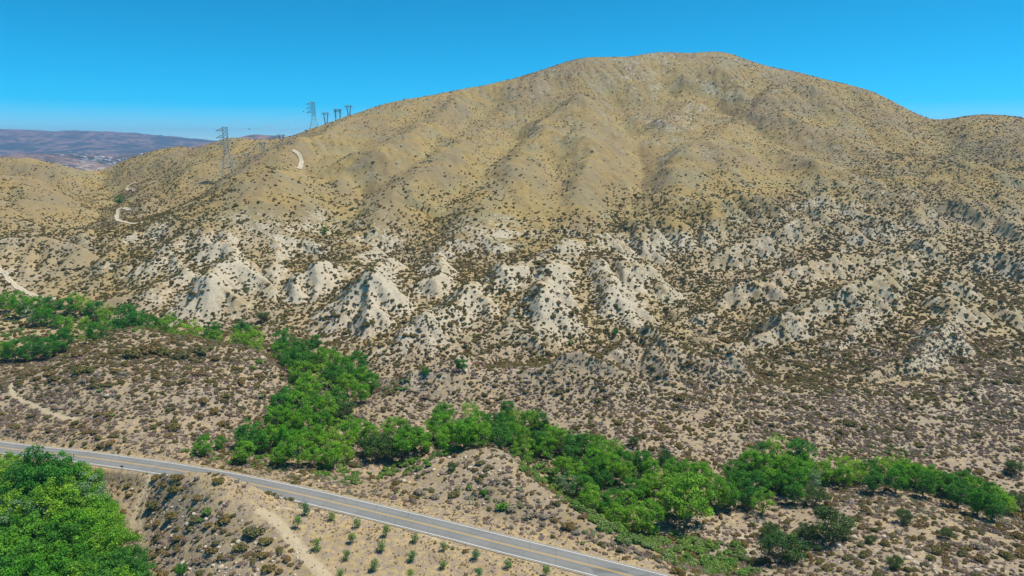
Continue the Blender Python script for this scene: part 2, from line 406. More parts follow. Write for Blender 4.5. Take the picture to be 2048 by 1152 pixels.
def sample_reg(F, X, Y):
    fx = np.clip((X - EX0) / EC, 0, enx - 1.001); fy = np.clip((Y - EY0) / EC, 0, eny - 1.001)
    i = fx.astype(int); j = fy.astype(int); a = fx - i; b = fy - j
    return (F[j, i] * (1 - a) + F[j, i + 1] * a) * (1 - b) + (F[j + 1, i] * (1 - a) + F[j + 1, i + 1] * a) * b
dE = sample_reg(ED, GX, GY)
MTN = sstep(30, -10, PV0 - B_TOP)
H3 = H2 + dE * sstep(315, 400, RADG) * (1.15 - .8 * MTN)

# ------------------------------------------------------------------ road bed, small relief
def catmull(pts, n):
    pts = np.asarray(pts); out = []
    p = np.vstack([2 * pts[0] - pts[1], pts, 2 * pts[-1] - pts[-2]])
    for i in range(len(pts) - 1):
        a, b, c, d = p[i:i + 4]
        for t in np.linspace(0, 1, n, endpoint=False):
            out.append(.5 * ((2 * b) + (c - a) * t + (2 * a - 5 * b + 4 * c - d) * t * t + (3 * b - a - 3 * c + d) * t ** 3))
    out.append(pts[-1])
    return np.array(out)
ROAD = catmull(road_ctl, 12)
def poly_dist(X, Y, pl):
    best = np.full(X.shape, 1e9)
    for A, B in zip(pl[:-1], pl[1:]):
        d = B[:2] - A[:2]
        t = np.clip(((X - A[0]) * d[0] + (Y - A[1]) * d[1]) / (d @ d + 1e-9), 0, 1)
        best = np.minimum(best, (X - A[0] - t * d[0]) ** 2 + (Y - A[1] - t * d[1]) ** 2)
    return np.sqrt(best)
near = RADG < 420
RD = np.full(H.shape, 999.0)
RD[near] = poly_dist(GX[near], GY[near], ROAD[::3])
micro = .35 * fbm(GX / 6, GY / 6, 4, 41) + .5 * fbm(GX / 22, GY / 22, 3, 43)
micro += .16 * np.abs(fbm(GX / 2.2, GY / 2.2, 2, 47))
H4 = H3 + micro * (1 + .8 * sstep(300, 600, RADG)) * sstep(5, 14, RD)
BENCH = (PV > np.interp(PU, [0, 300, 500, 700, 1000, 1300], [894, 932, 967, 1012, 1086, 1160])) & (PU > 300)
wr = 1 - sstep(4.8, np.where(BENCH, 6.3, 8.0), RD + .8 * fbm(GX / 9, GY / 9, 2, 52) * sstep(5, 7, RD))
H4 = H4 * (1 - wr) + (-0.12 - .10 * sstep(4.2, 5.2, RD)) * wr
BERM = np.interp(PU, [312, 335, 390, 440, 480, 530, 600], [0, 1.5, 2.4, 2.6, 2.1, 1.1, 0]) * BENCH
H4 = H4 + BERM * sstep(5.4, 6.9, RD) * (1 - sstep(9, 24, RD))
HT = H4

def ground(X, Y):
    return sample_grid(HT, X, Y)
def hit(u, v, h=0.0):
    p = clear_hit(HT, u, v, h)
    p[2] = float(ground(p[0], p[1]))
    return p
#==PART2==
# ------------------------------------------------------------------ zone maps, written by eye from the photograph (one digit per 64 px cell)
def zmap(rows):
    a = np.zeros((18, 32))
    for r, line in rows.items():
        a[r] = [int(c) for c in line.ljust(32, line[-1])[:32]]
    last = min(rows)
    for r in range(18):
        if r in rows: last = r
        a[r] = a[last] if r not in rows else a[r]
    return a / 9.0
WHITE = zmap({
 2:"00000000000000001112322221110000", 3:"00000000001111111111343211111111", 4:"00000000001111011111222111111111",
 5:"00000000000111000001101111221111", 6:"10000001111111100000001234432222", 7:"42246556877655676655554444444333",
 8:"32345688667867777766554444444444", 9:"22223783566987777766654444444444", 10:"22223222335676556655575445555555",
 11:"22222222222355665445555555555555", 12:"22222222222223323344444444444455", 13:"22222222222222222233333333333333",
 14:"22222222222222222222222333333333", 15:"22222222222222222222233333333333", 16:"22222222222222222222255544333333", 17:"22222222222222222222244433333333"})
GOLD = zmap({
 2:"77777777777777777777777777777777", 3:"77777777778888788777667777777777", 4:"77777777788888888888878777777766",
 5:"67777787887788899998898777777666", 6:"66665567887777889999999854444444", 7:"44455443355555578764433333333333",
 8:"34455333444333443333333333333333", 9:"34443222332222333333333333333333", 10:"33333333333332223333333333333333",
 11:"33333333322222222222222222222222", 12:"33333333322222222222222222222222", 13:"44444444422222222222222222222222",
 14:"44444555544444433333333322222222", 15:"33335555555555555443333333333333", 16:"33334556666666666655443333333333", 17:"33334446666666666666443333333333"})
SHRUB = zmap({
 1:"22222222222222222222222222222222", 2:"22222222222222224444333444443333", 3:"33333333222222333333333444444444", 4:"33333333222111222111222222344555",
 5:"33344422211112222211113222376566", 6:"44456652234345521115645777788999", 7:"66667765466666533577777777788999",
 8:"54567764667566666666777777778999", 9:"44455557876566666666777677778888", 10:"44667755445666666677666666666655",
 11:"55566665544444556666666666644444", 12:"44444444433333334455555444333333", 13:"33333333333333334444444443333333",
 14:"22222233332222233333333333333333", 15:"22222232221122222222233333333333", 16:"22223322110000000122233333333333", 17:"22223322111000000011233333333333"})
SAGE = zmap({
 9:"22222222111111111111111111222333", 10:"33333333322222222222222344445667", 11:"77777777733345555555556666677888",
 12:"88888888855566665666666677888999", 13:"77777777755555555566666788888888", 14:"44444444433333444444445666666666",
 15:"22224432333333444444444555666666", 16:"22225543222222333334444555555666", 17:"22225555422222222334444555555666"})
for m_ in (SAGE,): m_[:9] = m_[9] * .4
def zsamp(Z, U, V):
    x = np.clip(np.asarray(U) / 64 - .5, 0, 30.999); y = np.clip(np.asarray(V) / 64 - .5, 0, 16.999)
    i = x.astype(int); j = y.astype(int); a = x - i; b = y - j
    return (Z[j, i] * (1 - a) + Z[j, i + 1] * a) * (1 - b) + (Z[j + 1, i] * (1 - a) + Z[j + 1, i + 1] * a) * b
def zone(Z, X, Y, H=None):
    """zone value of a spot on the ground, with an irregular border"""
    Hh = ground(X, Y) if H is None else H
    U, V = to_px(X, Y, Hh)
    sc = np.hypot(X, Y) / 500
    U = U + 40 * fbm(X / 40 / sc, Y / 40 / sc, 3, 61); V = V + 22 * fbm(X / 40 / sc, Y / 40 / sc, 3, 67)
    return zsamp(Z, U, V)

# ------------------------------------------------------------------ helpers: objects and materials
COL = scene.collection
def mesh_np(name, V, F, smooth=False, attrs=None, mats=()):
    me = bpy.data.meshes.new(name)
    V = np.asarray(V, np.float32)
    me.vertices.add(len(V)); me.vertices.foreach_set("co", V.ravel())
    if isinstance(F, np.ndarray):
        n = F.shape[1]
        me.loops.add(F.size); me.loops.foreach_set("vertex_index", F.ravel().astype(np.int32))
        me.polygons.add(len(F)); me.polygons.foreach_set("loop_start", np.arange(0, F.size, n, dtype=np.int32))
    else:
        ls = np.cumsum([0] + [len(f) for f in F])[:-1].astype(np.int32)
        flat = np.array([i for f in F for i in f], np.int32)
        me.loops.add(len(flat)); me.loops.foreach_set("vertex_index", flat)
        me.polygons.add(len(F)); me.polygons.foreach_set("loop_start", ls)
    me.update(calc_edges=True)
    if smooth: me.polygons.foreach_set("use_smooth", np.ones(len(me.polygons), bool))
    for k_, a in (attrs or {}).items():
        a = np.asarray(a, np.float32)
        if a.ndim == 1:
            at = me.attributes.new(k_, 'FLOAT', 'POINT'); at.data.foreach_set("value", a)
        else:
            at = me.attributes.new(k_, 'FLOAT_COLOR', 'POINT'); at.data.foreach_set("color", a.ravel())
    for m in mats: me.materials.append(m)
    return me
def link(name, data, parent=None, loc=None, rotz=0.0, scale=None):
    o = bpy.data.objects.new(name, data); COL.objects.link(o)
    if parent is not None: o.parent = parent
    if loc is not None: o.location = loc
    if rotz: o.rotation_euler = (0, 0, rotz)
    if scale is not None: o.scale = (scale,) * 3 if np.isscalar(scale) else scale
    return o
def tag(o, label=None, cat=None, group=None, kind=None):
    if label: o["label"] = label
    if cat: o["category"] = cat
    if group: o["group"] = group
    if kind: o["kind"] = kind
    return o
class NT:
    """small helper for node materials"""
    def __init__(self, name, rough=0.9):
        self.m = bpy.data.materials.new(name); self.m.use_nodes = True
        self.t = self.m.node_tree; self.b = self.t.nodes["Principled BSDF"]
        self.b.inputs["Roughness"].default_value = rough
        self.b.inputs["Specular IOR Level"].default_value = 0.2
        self.pos = self.n("ShaderNodeNewGeometry").outputs["Position"]
    def n(self, ty, **kw):
        x = self.t.nodes.new(ty)
        for k_, v_ in kw.items(): setattr(x, k_, v_)
        return x
    def l(self, a, b): self.t.links.new(a, b)
    def put(self, sock, v):
        if hasattr(v, "is_output") or hasattr(v, "links"): self.l(v, sock)
        elif isinstance(v, (tuple, list)): sock.default_value = (*v, 1.0) if len(v) == 3 and len(sock.default_value) == 4 else v
        else: sock.default_value = v
    def noise(self, scale, detail=3, rough=.55, vec=None, dist=0.0):
        x = self.n("ShaderNodeTexNoise"); self.l(vec if vec is not None else self.pos, x.inputs["Vector"])
        x.inputs["Scale"].default_value = scale; x.inputs["Detail"].default_value = detail; x.inputs["Roughness"].default_value = rough
        x.inputs["Distortion"].default_value = dist
        return x.outputs[0]
    def voro(self, scale, vec=None, feature='F1'):
        x = self.n("ShaderNodeTexVoronoi", feature=feature); self.l(vec if vec is not None else self.pos, x.inputs["Vector"])
        x.inputs["Scale"].default_value = scale
        return x.outputs["Distance"]
    def math(self, op, a, b=0.0, c=0.0, clamp=False):
        x = self.n("ShaderNodeMath", operation=op, use_clamp=clamp)
        for i, v in enumerate((a, b, c)): self.put(x.inputs[i], v)
        return x.outputs[0]
    def mapr(self, v, a, b, c=0.0, d=1.0, smooth=True):
        x = self.n("ShaderNodeMapRange", interpolation_type='SMOOTHSTEP' if smooth else 'LINEAR')
        self.put(x.inputs[0], v)
        for i, q in enumerate((a, b, c, d)): self.put(x.inputs[1 + i], q)
        return x.outputs[0]
    def mix(self, f, a, b, blend='MIX'):
        x = self.n("ShaderNodeMix", data_type='RGBA', blend_type=blend)
        self.put(x.inputs[0], f); self.put(x.inputs[6], a); self.put(x.inputs[7], b)
        return x.outputs[2]
    def attr(self, name, out="Fac"):
        return self.n("ShaderNodeAttribute", attribute_name=name).outputs[out]
    def scale_vec(self, s):
        x = self.n("ShaderNodeMapping"); self.l(self.pos, x.inputs["Vector"]); x.inputs["Scale"].default_value = s
        return x.outputs[0]
    def bump(self, h, strength=.5, dist=.2):
        x = self.n("ShaderNodeBump"); x.inputs["Strength"].default_value = strength; x.inputs["Distance"].default_value = dist
        self.l(h, x.inputs["Height"]); self.l(x.outputs[0], self.b.inputs["Normal"])
    def col(self, c): self.put(self.b.inputs["Base Color"], c); return self.m

def rand_inst(nt):
    return nt.n("ShaderNodeObjectInfo").outputs["Random"]

# ground
g = NT("dry_ground", .95)
zc = g.attr("zone", "Color"); sep = g.n("ShaderNodeSeparateColor"); g.l(zc, sep.inputs[0])
zw, zg, zs = sep.outputs[0], sep.outputs[1], sep.outputs[2]
za = g.attr("zone2", "Color"); sep2 = g.n("ShaderNodeSeparateColor"); g.l(za, sep2.inputs[0])
zpath, znear, zcarve = sep2.outputs[0], sep2.outputs[1], sep2.outputs[2]
nb = g.noise(.035, 4); nm = g.noise(.22, 4, .6); nf = g.noise(1.1, 3, .65); nff = g.noise(4.5, 2, .6)
soil = g.mix(g.mapr(nm, .35, .65), (.34, .255, .135), (.46, .36, .205))
soil = g.mix(g.mapr(nb, .4, .62), soil, (.37, .285, .18))
gold = g.mix(g.mapr(nm, .3, .7), (.285, .20, .078), (.37, .268, .105))
gold = g.mix(g.mapr(nb, .42, .62), gold, (.27, .22, .115))
gold = g.mix(g.math('MULTIPLY', g.mapr(g.noise(.012, 3), .45, .6), .5), gold, (.235, .175, .105))
soil = g.mix(g.math('MULTIPLY', g.mapr(g.noise(.018, 3), .4, .6), .45), soil, (.31, .265, .18))
gold = g.mix(g.math('MULTIPLY', g.attr('zone', 'Alpha'), g.mapr(nb, .38, .62, 0, .45)), gold, (.39, .305, .115))
gf = g.mapr(g.math('ADD', zg, g.math('MULTIPLY', g.math('SUBTRACT', nm, .5), .7)), .3, .62)
c = g.mix(gf, soil, gold)
wh = g.mix(g.mapr(nf, .3, .7), (.47, .40, .29), (.58, .515, .40))
wfac = g.math('ADD', zw, g.math('MULTIPLY', g.math('SUBTRACT', nm, .5), 1.3))
wfac = g.math('ADD', wfac, g.math('MULTIPLY', g.math('SUBTRACT', nb, .5), 1.0))
wfac = g.math('ADD', wfac, g.math('MULTIPLY', zcarve, .16))
rill = g.noise(.55, 4, .7)
wfac = g.math('ADD', wfac, g.math('MULTIPLY', g.math('SUBTRACT', rill, .5), 1.5))
c = g.mix(g.math('MULTIPLY', g.mapr(wfac, .42, .84), .82), c, wh)
rust = g.mix(nf, (.37, .275, .145), (.44, .34, .20))
c = g.mix(g.math('MULTIPLY', znear, g.mapr(g.noise(.09, 4, .6), .42, .6)), c, rust)
# straw on the verges and the orchard bench
straw = g.mix(g.mapr(nf, .35, .65), (.40, .29, .135), (.47, .35, .19))
c = g.mix(g.mapr(g.math('ADD', zs, g.math('MULTIPLY', g.math('SUBTRACT', nm, .5), .8)), .4, .75), c, straw)
# dead grey-mauve litter on near slopes
lit = g.mix(nf, (.23, .175, .15), (.30, .24, .20))
lf = g.math('MULTIPLY', g.mapr(g.noise(.5, 4, .7), .42, .58), znear)
c = g.mix(g.math('MULTIPLY', lf, .85), c, lit)
# fine specks: pebbles, dark tufts
c = g.mix(g.math('MULTIPLY', g.mapr(g.voro(1.3), .22, .10), .45), c, (.55, .49, .40))
tuft = g.mapr(g.noise(2.4, 2, .7), .58, .68)
c = g.mix(g.math('MULTIPLY', tuft, .38), c, (.13, .105, .055))
c = g.mix(g.math('MULTIPLY', g.mapr(g.noise(.6, 5, .75), .52, .66), .30), c, (.17, .125, .06))
c = g.mix(zpath, c, g.mix(nf, (.45, .36, .22), (.53, .44, .30)))
hsum = g.math('ADD', g.math('MULTIPLY', nf, 1.0), g.math('MULTIPLY', nff, .35))
g.bump(hsum, .9, .35)
M_ground = g.col(c)

def leafmat(name, stops, rough=.75, transl=.25, attr="tint"):
    """stops: colours chosen by the random number of the plant; 'tint' lightens or darkens single leaves"""
    q = NT(name, rough)
    r = rand_inst(q)
    ramp = q.n("ShaderNodeValToRGB"); q.l(r, ramp.inputs[0])
    el = ramp.color_ramp.elements
    for i, s_ in enumerate(stops):
        e = el[i] if i < 2 else el.new(.5)
        e.position = i / max(1, len(stops) - 1); e.color = (*s_, 1)
    # elements get re-sorted by position: write once more in order
    for e, i in zip(sorted(el, key=lambda e: e.position), range(len(stops))): e.color = (*stops[i], 1)
    t = q.attr(attr)
    hsv = q.n("ShaderNodeHueSaturation"); q.l(ramp.outputs[0], hsv.inputs["Color"])
    q.l(q.mapr(t, 0, 1, .6, 1.4, False), hsv.inputs["Value"])
    q.l(q.mapr(t, 0, 1, .515, .485, False), hsv.inputs["Hue"])
    q.put(q.b.inputs["Base Color"], hsv.outputs[0])
    if transl > 0:
        tr = q.n("ShaderNodeBsdfTranslucent"); q.l(hsv.outputs[0], tr.inputs[0])
        mx = q.n("ShaderNodeMixShader"); mx.inputs[0].default_value = transl
        q.l(q.b.outputs[0], mx.inputs[1]); q.l(tr.outputs[0], mx.inputs[2])
        q.l(mx.outputs[0], q.t.nodes["Material Output"].inputs["Surface"])
    return q.m
M_chap = leafmat("chaparral_leaves", [(.27, .20, .065), (.29, .195, .085), (.22, .19, .06), (.31, .225, .11), (.20, .19, .075)], transl=.25)
M_sage = leafmat("low_sage_twigs", [(.33, .235, .20), (.38, .31, .27), (.28, .185, .135), (.40, .34, .29), (.33, .28, .18)], transl=.2)
M_grey = leafmat("grey_brush_twigs", [(.36, .31, .22), (.34, .28, .20), (.36, .33, .20)], transl=.1)
M_scrub = leafmat("creek_scrub_leaves", [(.14, .31, .045), (.20, .32, .06), (.10, .25, .04), (.22, .30, .11)], transl=.25)
M_sagegreen = leafmat("sage_green_leaves", [(.29, .33, .17), (.27, .30, .15), (.32, .33, .19)], transl=.15)
M_leaf_d = leafmat("dark_green_leaves", [(.06, .24, .03), (.07, .265, .03), (.08, .24, .045)], transl=.35)
M_leaf_m = leafmat("mid_green_leaves", [(.115, .36, .022), (.075, .24, .035), (.165, .41, .028), (.10, .30, .03), (.22, .42, .04)], transl=.4)
M_leaf_l = leafmat("light_green_leaves", [(.25, .47, .03), (.28, .49, .035), (.21, .42, .04)], transl=.4)
M_leaf_o = leafmat("olive_green_leaves", [(.07, .15, .03), (.09, .15, .04), (.06, .14, .03)], transl=.2)
M_leaf_s = leafmat("silver_green_leaves", [(.21, .34, .16), (.18, .30, .13)], transl=.2)
M_straw = leafmat("dry_grass_blades", [(.44, .33, .16), (.40, .30, .17), (.48, .37, .2)], transl=.2)
b_ = NT("bark", .9); M_bark = b_.col(b_.mix(b_.noise(2.5, 3), (.20, .165, .13), (.36, .32, .27)))
s_ = NT("steel", .55); M_steel = s_.col(s_.mix(s_.noise(.3, 2), (.26, .34, .37), (.34, .41, .44))); s_.b.inputs["Metallic"].default_value = .0
r_ = NT("pale_rock", .9)
rr_ = rand_inst(r_)
rc = r_.mix(rr_, (.56, .50, .42), (.62, .50, .36)); rc = r_.mix(r_.mapr(r_.noise(1.6, 4, .65), .4, .66), rc, (.40, .32, .23))
r_.bump(r_.noise(3.0, 4, .6), .6, .25); M_rock = r_.col(rc)
r2 = NT("orange_rock", .9)
rc = r2.mix(r2.noise(1.2, 4), (.50, .34, .15), (.56, .43, .25)); r2.bump(r2.noise(3.0, 4), .6, .25); M_rock2 = r2.col(rc)

# ------------------------------------------------------------------ the ground sheet
def boxblur(E, r):
    for ax in (0, 1):
        c = np.cumsum(np.pad(E, [(r + 1, r) if a == ax else (0, 0) for a in (0, 1)], mode='edge'), axis=ax)
        n = 2 * r + 1
        E = (np.take(c, range(n, c.shape[ax]), ax) - np.take(c, range(0, c.shape[ax] - n), ax)) / n
    return E
UVh = to_px(GX, GY, HT)
def grid_zone(Z):
    sc = RADG / 500
    n1 = fbm(GX / 40 / sc, GY / 40 / sc, 3, 61); n2 = fbm(GX / 40 / sc, GY / 40 / sc, 3, 67)
    return zsamp(Z, UVh[0] + 40 * n1, UVh[1] + 22 * n2)
SLOPE = np.hypot(np.gradient(boxblur(E1, 1), EC, axis=0), np.gradient(boxblur(E1, 1), EC, axis=1))
ZW = grid_zone(WHITE) * np.where(BAD > .1, .56 + .50 * sstep(.22, .6, sample_reg(SLOPE, GX, GY)), 1); ZG = grid_zone(GOLD)
ZS = np.zeros_like(ZW)
ZS = np.maximum(ZS, (1 - sstep(7, 17, RD)) * .95)
def inpoly(U, V, poly):
    p = np.asarray(poly, float); U = np.asarray(U, float); V = np.asarray(V, float); c = np.zeros(U.shape, bool)
    for (x0, y0), (x1, y1) in zip(p, np.roll(p, -1, 0)):
        if y0 == y1: continue
        c ^= ((y0 > V) != (y1 > V)) & (U < (x1 - x0) * (V - y0) / (y1 - y0) + x0)
    return c
FIELD = [(350, 940), (470, 955), (640, 1010), (850, 1070), (1200, 1160), (1200, 1300), (700, 1300), (640, 1152), (560, 1040), (430, 1000)]
ZS = np.maximum(ZS, np.where(inpoly(UVh[0], UVh[1], FIELD) & (RADG < 330), .62, 0))
ZN = sstep(390, 300, RADG) * .9
carve = np.clip(-dE / 3.0, -1, 1) * sstep(315, 400, RADG)
# faint foot and wheel tracks worn into the slopes
tracks = [([(20,745),(75,720),(130,702),(200,672),(240,660)],.8),([(22,770),(28,790),(70,812),(110,830),(150,838)],.9),
          ([(318,942),(300,955),(285,985),(272,1020),(266,1060)],1.1),([(326,950),(308,965),(296,990),(284,1030),(280,1065)],.7),
          ([(520,1020),(560,1050),(590,1085),(620,1120),(650,1152),(690,1200)],1.9),([(540,1015),(600,1020),(680,1030),(800,1050),(900,1090)],.5)]
ZP = np.zeros_like(ZW)
sub = RADG < 420
for pts, w in tracks:
    pl = catmull([hit(u, v) for u, v in pts], 6)
    d = poly_dist(GX[sub], GY[sub], pl) + .5 * fbm(GX[sub] / 2.5, GY[sub] / 2.5, 2, 71)
    ZP[sub] = np.maximum(ZP[sub], .8 * (1 - sstep(w * .5, w * 1.25, d)))
HOLLOW = np.clip(sample_reg(boxblur(boxblur(E0, 9), 9) - E0, GX, GY) / 4.5, 0, 1) * MTN
V = np.stack([GX, GY, HT], -1).reshape(-1, 3)
idx = np.arange(NR * NA).reshape(NR, NA)
F = np.stack([idx[:-1, :-1], idx[:-1, 1:], idx[1:, 1:], idx[1:, :-1]], -1).reshape(-1, 4)[:, ::-1]
one = np.ones(V.shape[0])
me = mesh_np("terrain", V, np.ascontiguousarray(F), True,
    {"zone": np.stack([ZW.ravel(), ZG.ravel(), ZS.ravel(), HOLLOW.ravel()], -1), "zone2": np.stack([ZP.ravel(), ZN.ravel(), carve.ravel(), one], -1)}, [M_ground])
tag(link("terrain", me), kind="structure")

# ------------------------------------------------------------------ far land: valley floor and blue mountains
def ev(u, v, Y):
    return at_Y(u, v, Y)
fp = [ev(u, v, Y) for u, v, Y in [(-900,262,11500),(-500,268,11500),(-200,258,11500),(0,262,11500),(60,264,11500),(150,265,11500),(195,264,11500),(230,270,11300),(300,278,11000),(370,291,10500),(415,294,10500),
  (0,300,9300),(100,300,9300),(200,295,9300),(290,300,9300),(350,308,8900),(90,318,8300),(170,325,7700),(260,327,7700),(330,318,8200),(200,336,6500),(250,333,7000),
  (430,289,6200),(470,283,6200),(510,275,6200),(560,279,6200),(640,286,6200),(800,300,6200),(430,310,5400),(520,305,5400),
  (0,316,4700),(60,307,4700),(120,318,4700),(180,338,4600),(-150,318,4700),(-400,330,4700),(215,350,4500),(60,345,3900),(0,350,3800)]]
fp += [np.array(p) for p in [(-3500.,2500,-140.),(-1500,2500,-140),(0,2500,-140),(1500,2500,-140),(4000,2500,-140),(-9000,6000,-100),(4000,7000,-60),(8000,8000,0),(3000,12000,-200),(9000,13000,-100),(-12000,13000,150),(-6000,15000,-100),(0,15000,-250),(-2500,3300,-150),(-1800,3300,-150),(0,1400,-140.),(-1500,1400,-140),(1500,1400,-140)]]
for p in fp[-18:]: p[2] += CAM_Z - 0
TA, TB, TW = tps_fit(np.array(fp))
FNA, FNR = 260, 230
fa = np.linspace(-math.radians(56), math.radians(56), FNA); fr = 1350 * (14500 / 1350) ** np.linspace(0, 1, FNR)
FX = fr[:, None] * np.sin(fa)[None]; FY = fr[:, None] * np.cos(fa)[None]
FZ = tps(FX, FY)
fw = sstep(2500, 5000, np.hypot(FX, FY))
hi = sstep(-60, 250, FZ)
ridge_n = (1 - 2 * np.abs(fbm(FX / 900, FY / 900, 5, 201))) - .6
FZ += fw * (hi * 120 * np.minimum(ridge_n, .25) + 6 * fbm(FX / 300, FY / 300, 3, 203))
FZ = np.where(np.hypot(FX, FY) < 1700, np.minimum(FZ, -60), FZ)
fidx = np.arange(FNR * FNA).reshape(FNR, FNA)
FF = np.stack([fidx[:-1, :-1], fidx[:-1, 1:], fidx[1:, 1:], fidx[1:, :-1]], -1).reshape(-1, 4)[:, ::-1]
fm = NT("far_mountain_scrub", .95)
nA = fm.noise(.0016, 6, .62); nB = fm.noise(.006, 5, .65); nC = fm.noise(.02, 3, .6)
fc = fm.mix(fm.mapr(nB, .44, .57), (.27, .165, .13), (.09, .075, .07))
fc = fm.mix(fm.mapr(nA, .49, .57), fc, (.05, .055, .05))
fc = fm.mix(fm.math('MULTIPLY', fm.mapr(nC, .58, .66), .6), fc, (.07, .075, .05))
zz = fm.n("ShaderNodeSeparateXYZ"); fm.l(fm.pos, zz.inputs[0])
low = fm.mapr(zz.outputs[2], 10, -40)
fc = fm.mix(fm.math('MULTIPLY', low, fm.mapr(nC, .5, .56)), fc, (.42, .34, .26))
tag(link("far_mountains", mesh_np("far_mountains", np.stack([FX, FY, FZ], -1).reshape(-1, 3), np.ascontiguousarray(FF), True, None, [fm.col(fc)])), kind="structure")
def far_ground(x, y):
    fa_ = np.clip((math.atan2(x, y) - fa[0]) / (fa[-1] - fa[0]) * (FNA - 1), 0, FNA - 1.001); fr_ = np.clip(math.log(math.hypot(x, y) / 1350) / math.log(14500 / 1350) * (FNR - 1), 0, FNR - 1.001)
    i, j = int(fr_), int(fa_); a, b = fr_ - i, fa_ - j
    return (FZ[i, j] * (1 - b) + FZ[i, j + 1] * b) * (1 - a) + (FZ[i + 1, j] * (1 - b) + FZ[i + 1, j + 1] * b) * a

# haze: the air between the camera and the far mountains
hz = bpy.data.materials.new("haze_air"); hz.use_nodes = True
ht = hz.node_tree; ht.nodes.clear()
ho = ht.nodes.new("ShaderNodeOutputMaterial"); hv = ht.nodes.new("ShaderNodeVolumePrincipled")
hv.inputs["Color"].default_value = (.35, .62, 1.0, 1); hv.inputs["Density"].default_value = 7.5e-5; hv.inputs["Anisotropy"].default_value = .2
ht.links.new(hv.outputs[0], ho.inputs["Volume"])
HX0, HX1, HY0, HY1 = -13000, 13000, -300, 15000
HZ0 = float(min(HT.min(), FZ.min())) - 1.0; HZ1 = float(max(HT.max(), FZ.max(), CAM_Z)) + 60
hb = [(x, y, z) for z in (HZ0, HZ1) for y in (HY0, HY1) for x in (HX0, HX1)]
USE_HAZE = True
if USE_HAZE:
    tag(link("haze", mesh_np("haze", hb, [(0, 2, 3, 1), (4, 5, 7, 6), (0, 1, 5, 4), (2, 6, 7, 3), (0, 4, 6, 2), (1, 3, 7, 5)], False, None, [hz])), kind="stuff")

# ------------------------------------------------------------------ asphalt road and its markings
def ribbon(pl, offs, z, wobble=None):
    pl = np.asarray(pl)[:, :2]
    t = np.gradient(pl, axis=0); t /= np.linalg.norm(t, axis=1)[:, None]
    nrm = np.stack([-t[:, 1], t[:, 0]], 1)
    rows = []
    for k_, o in enumerate(offs):
        oo = np.full(len(pl), o) + (wobble[k_] if wobble is not None else 0)
        rows.append(np.concatenate([pl + nrm * oo[:, None], np.full((len(pl), 1), z)], 1))
    V = np.stack(rows, 1).reshape(-1, 3); n = len(offs); m = len(pl)
    ii = np.arange(m * n).reshape(m, n)
    F = np.stack([ii[:-1, :-1], ii[1:, :-1], ii[1:, 1:], ii[:-1, 1:]], -1).reshape(-1, 4)[:, ::-1]
    return V, np.ascontiguousarray(F)
a_ = NT("asphalt", .85)
ac = a_.mix(a_.mapr(a_.noise(.12, 4), .4, .6), (.185, .185, .175), (.215, .213, .20))
ac = a_.mix(a_.math('MULTIPLY', a_.mapr(a_.noise(12, 2), .3, .7), .35), ac, (.27, .265, .25))
ac = a_.mix(a_.math('MULTIPLY', a_.mapr(a_.noise(.5, 3, .7, dist=2.0), .62, .70), .25), ac, (.13, .13, .125))
lane = a_.attr('off'); lw = a_.math('ABSOLUTE', a_.math('SUBTRACT', a_.math('ABSOLUTE', a_.math('SUBTRACT', a_.math('ABSOLUTE', lane), 1.9)), .85))
ac = a_.mix(a_.math('MULTIPLY', a_.mapr(lw, .45, .1), .22), ac, (.13, .13, .125))
vc = a_.n('ShaderNodeTexVoronoi', feature='DISTANCE_TO_EDGE'); a_.l(a_.pos, vc.inputs['Vector']); vc.inputs['Scale'].default_value = .14
ac = a_.mix(a_.math('MULTIPLY', a_.mapr(vc.outputs['Distance'], .012, .004), .5), ac, (.09, .09, .09))
ac = a_.mix(a_.math('MULTIPLY', a_.mapr(a_.math('ADD', a_.math('ABSOLUTE', lane), a_.math('MULTIPLY', a_.noise(.8, 3), .5)), 4.25, 4.5), .8), ac, (.40, .33, .22))
M_asph = a_.col(ac)
wp = NT("white_road_paint", .7); M_wpaint = wp.col(wp.mix(wp.mapr(wp.noise(3, 3), .35, .75), (.80, .80, .78), (.62, .62, .6)))
yp = NT("yellow_road_paint", .7); M_ypaint = yp.col(yp.mix(yp.mapr(yp.noise(3, 3), .35, .75), (.72, .43, .055), (.55, .35, .10)))
RO = catmull(road_ctl, 24)
wob = [0, 0, 0, 0]
edge_w = rng.normal(0, .06, (2, len(RO)))
OFFS = [-4.4, -3.9, -2.75, -1.9, -1.05, 0, 1.05, 1.9, 2.75, 3.9, 4.4]
V, F = ribbon(RO, OFFS, 0.0, [edge_w[0]] + [np.zeros(len(RO))] * 9 + [edge_w[1]])
road = tag(link("road", mesh_np("road", V, F, False, {"off": np.tile(OFFS, len(RO))}, [M_asph])), kind="structure")
for o in (-3.65, 3.65):
    V, F = ribbon(RO, [o - .085, o + .085], 0.012); link("edge_line", mesh_np("edge_line", V, F, False, None, [M_wpaint]), road)
for o in (-.16, .16):
    V, F = ribbon(RO, [o - .07, o + .07], 0.012); link("centre_line", mesh_np("centre_line", V, F, False, None, [M_ypaint]), road)

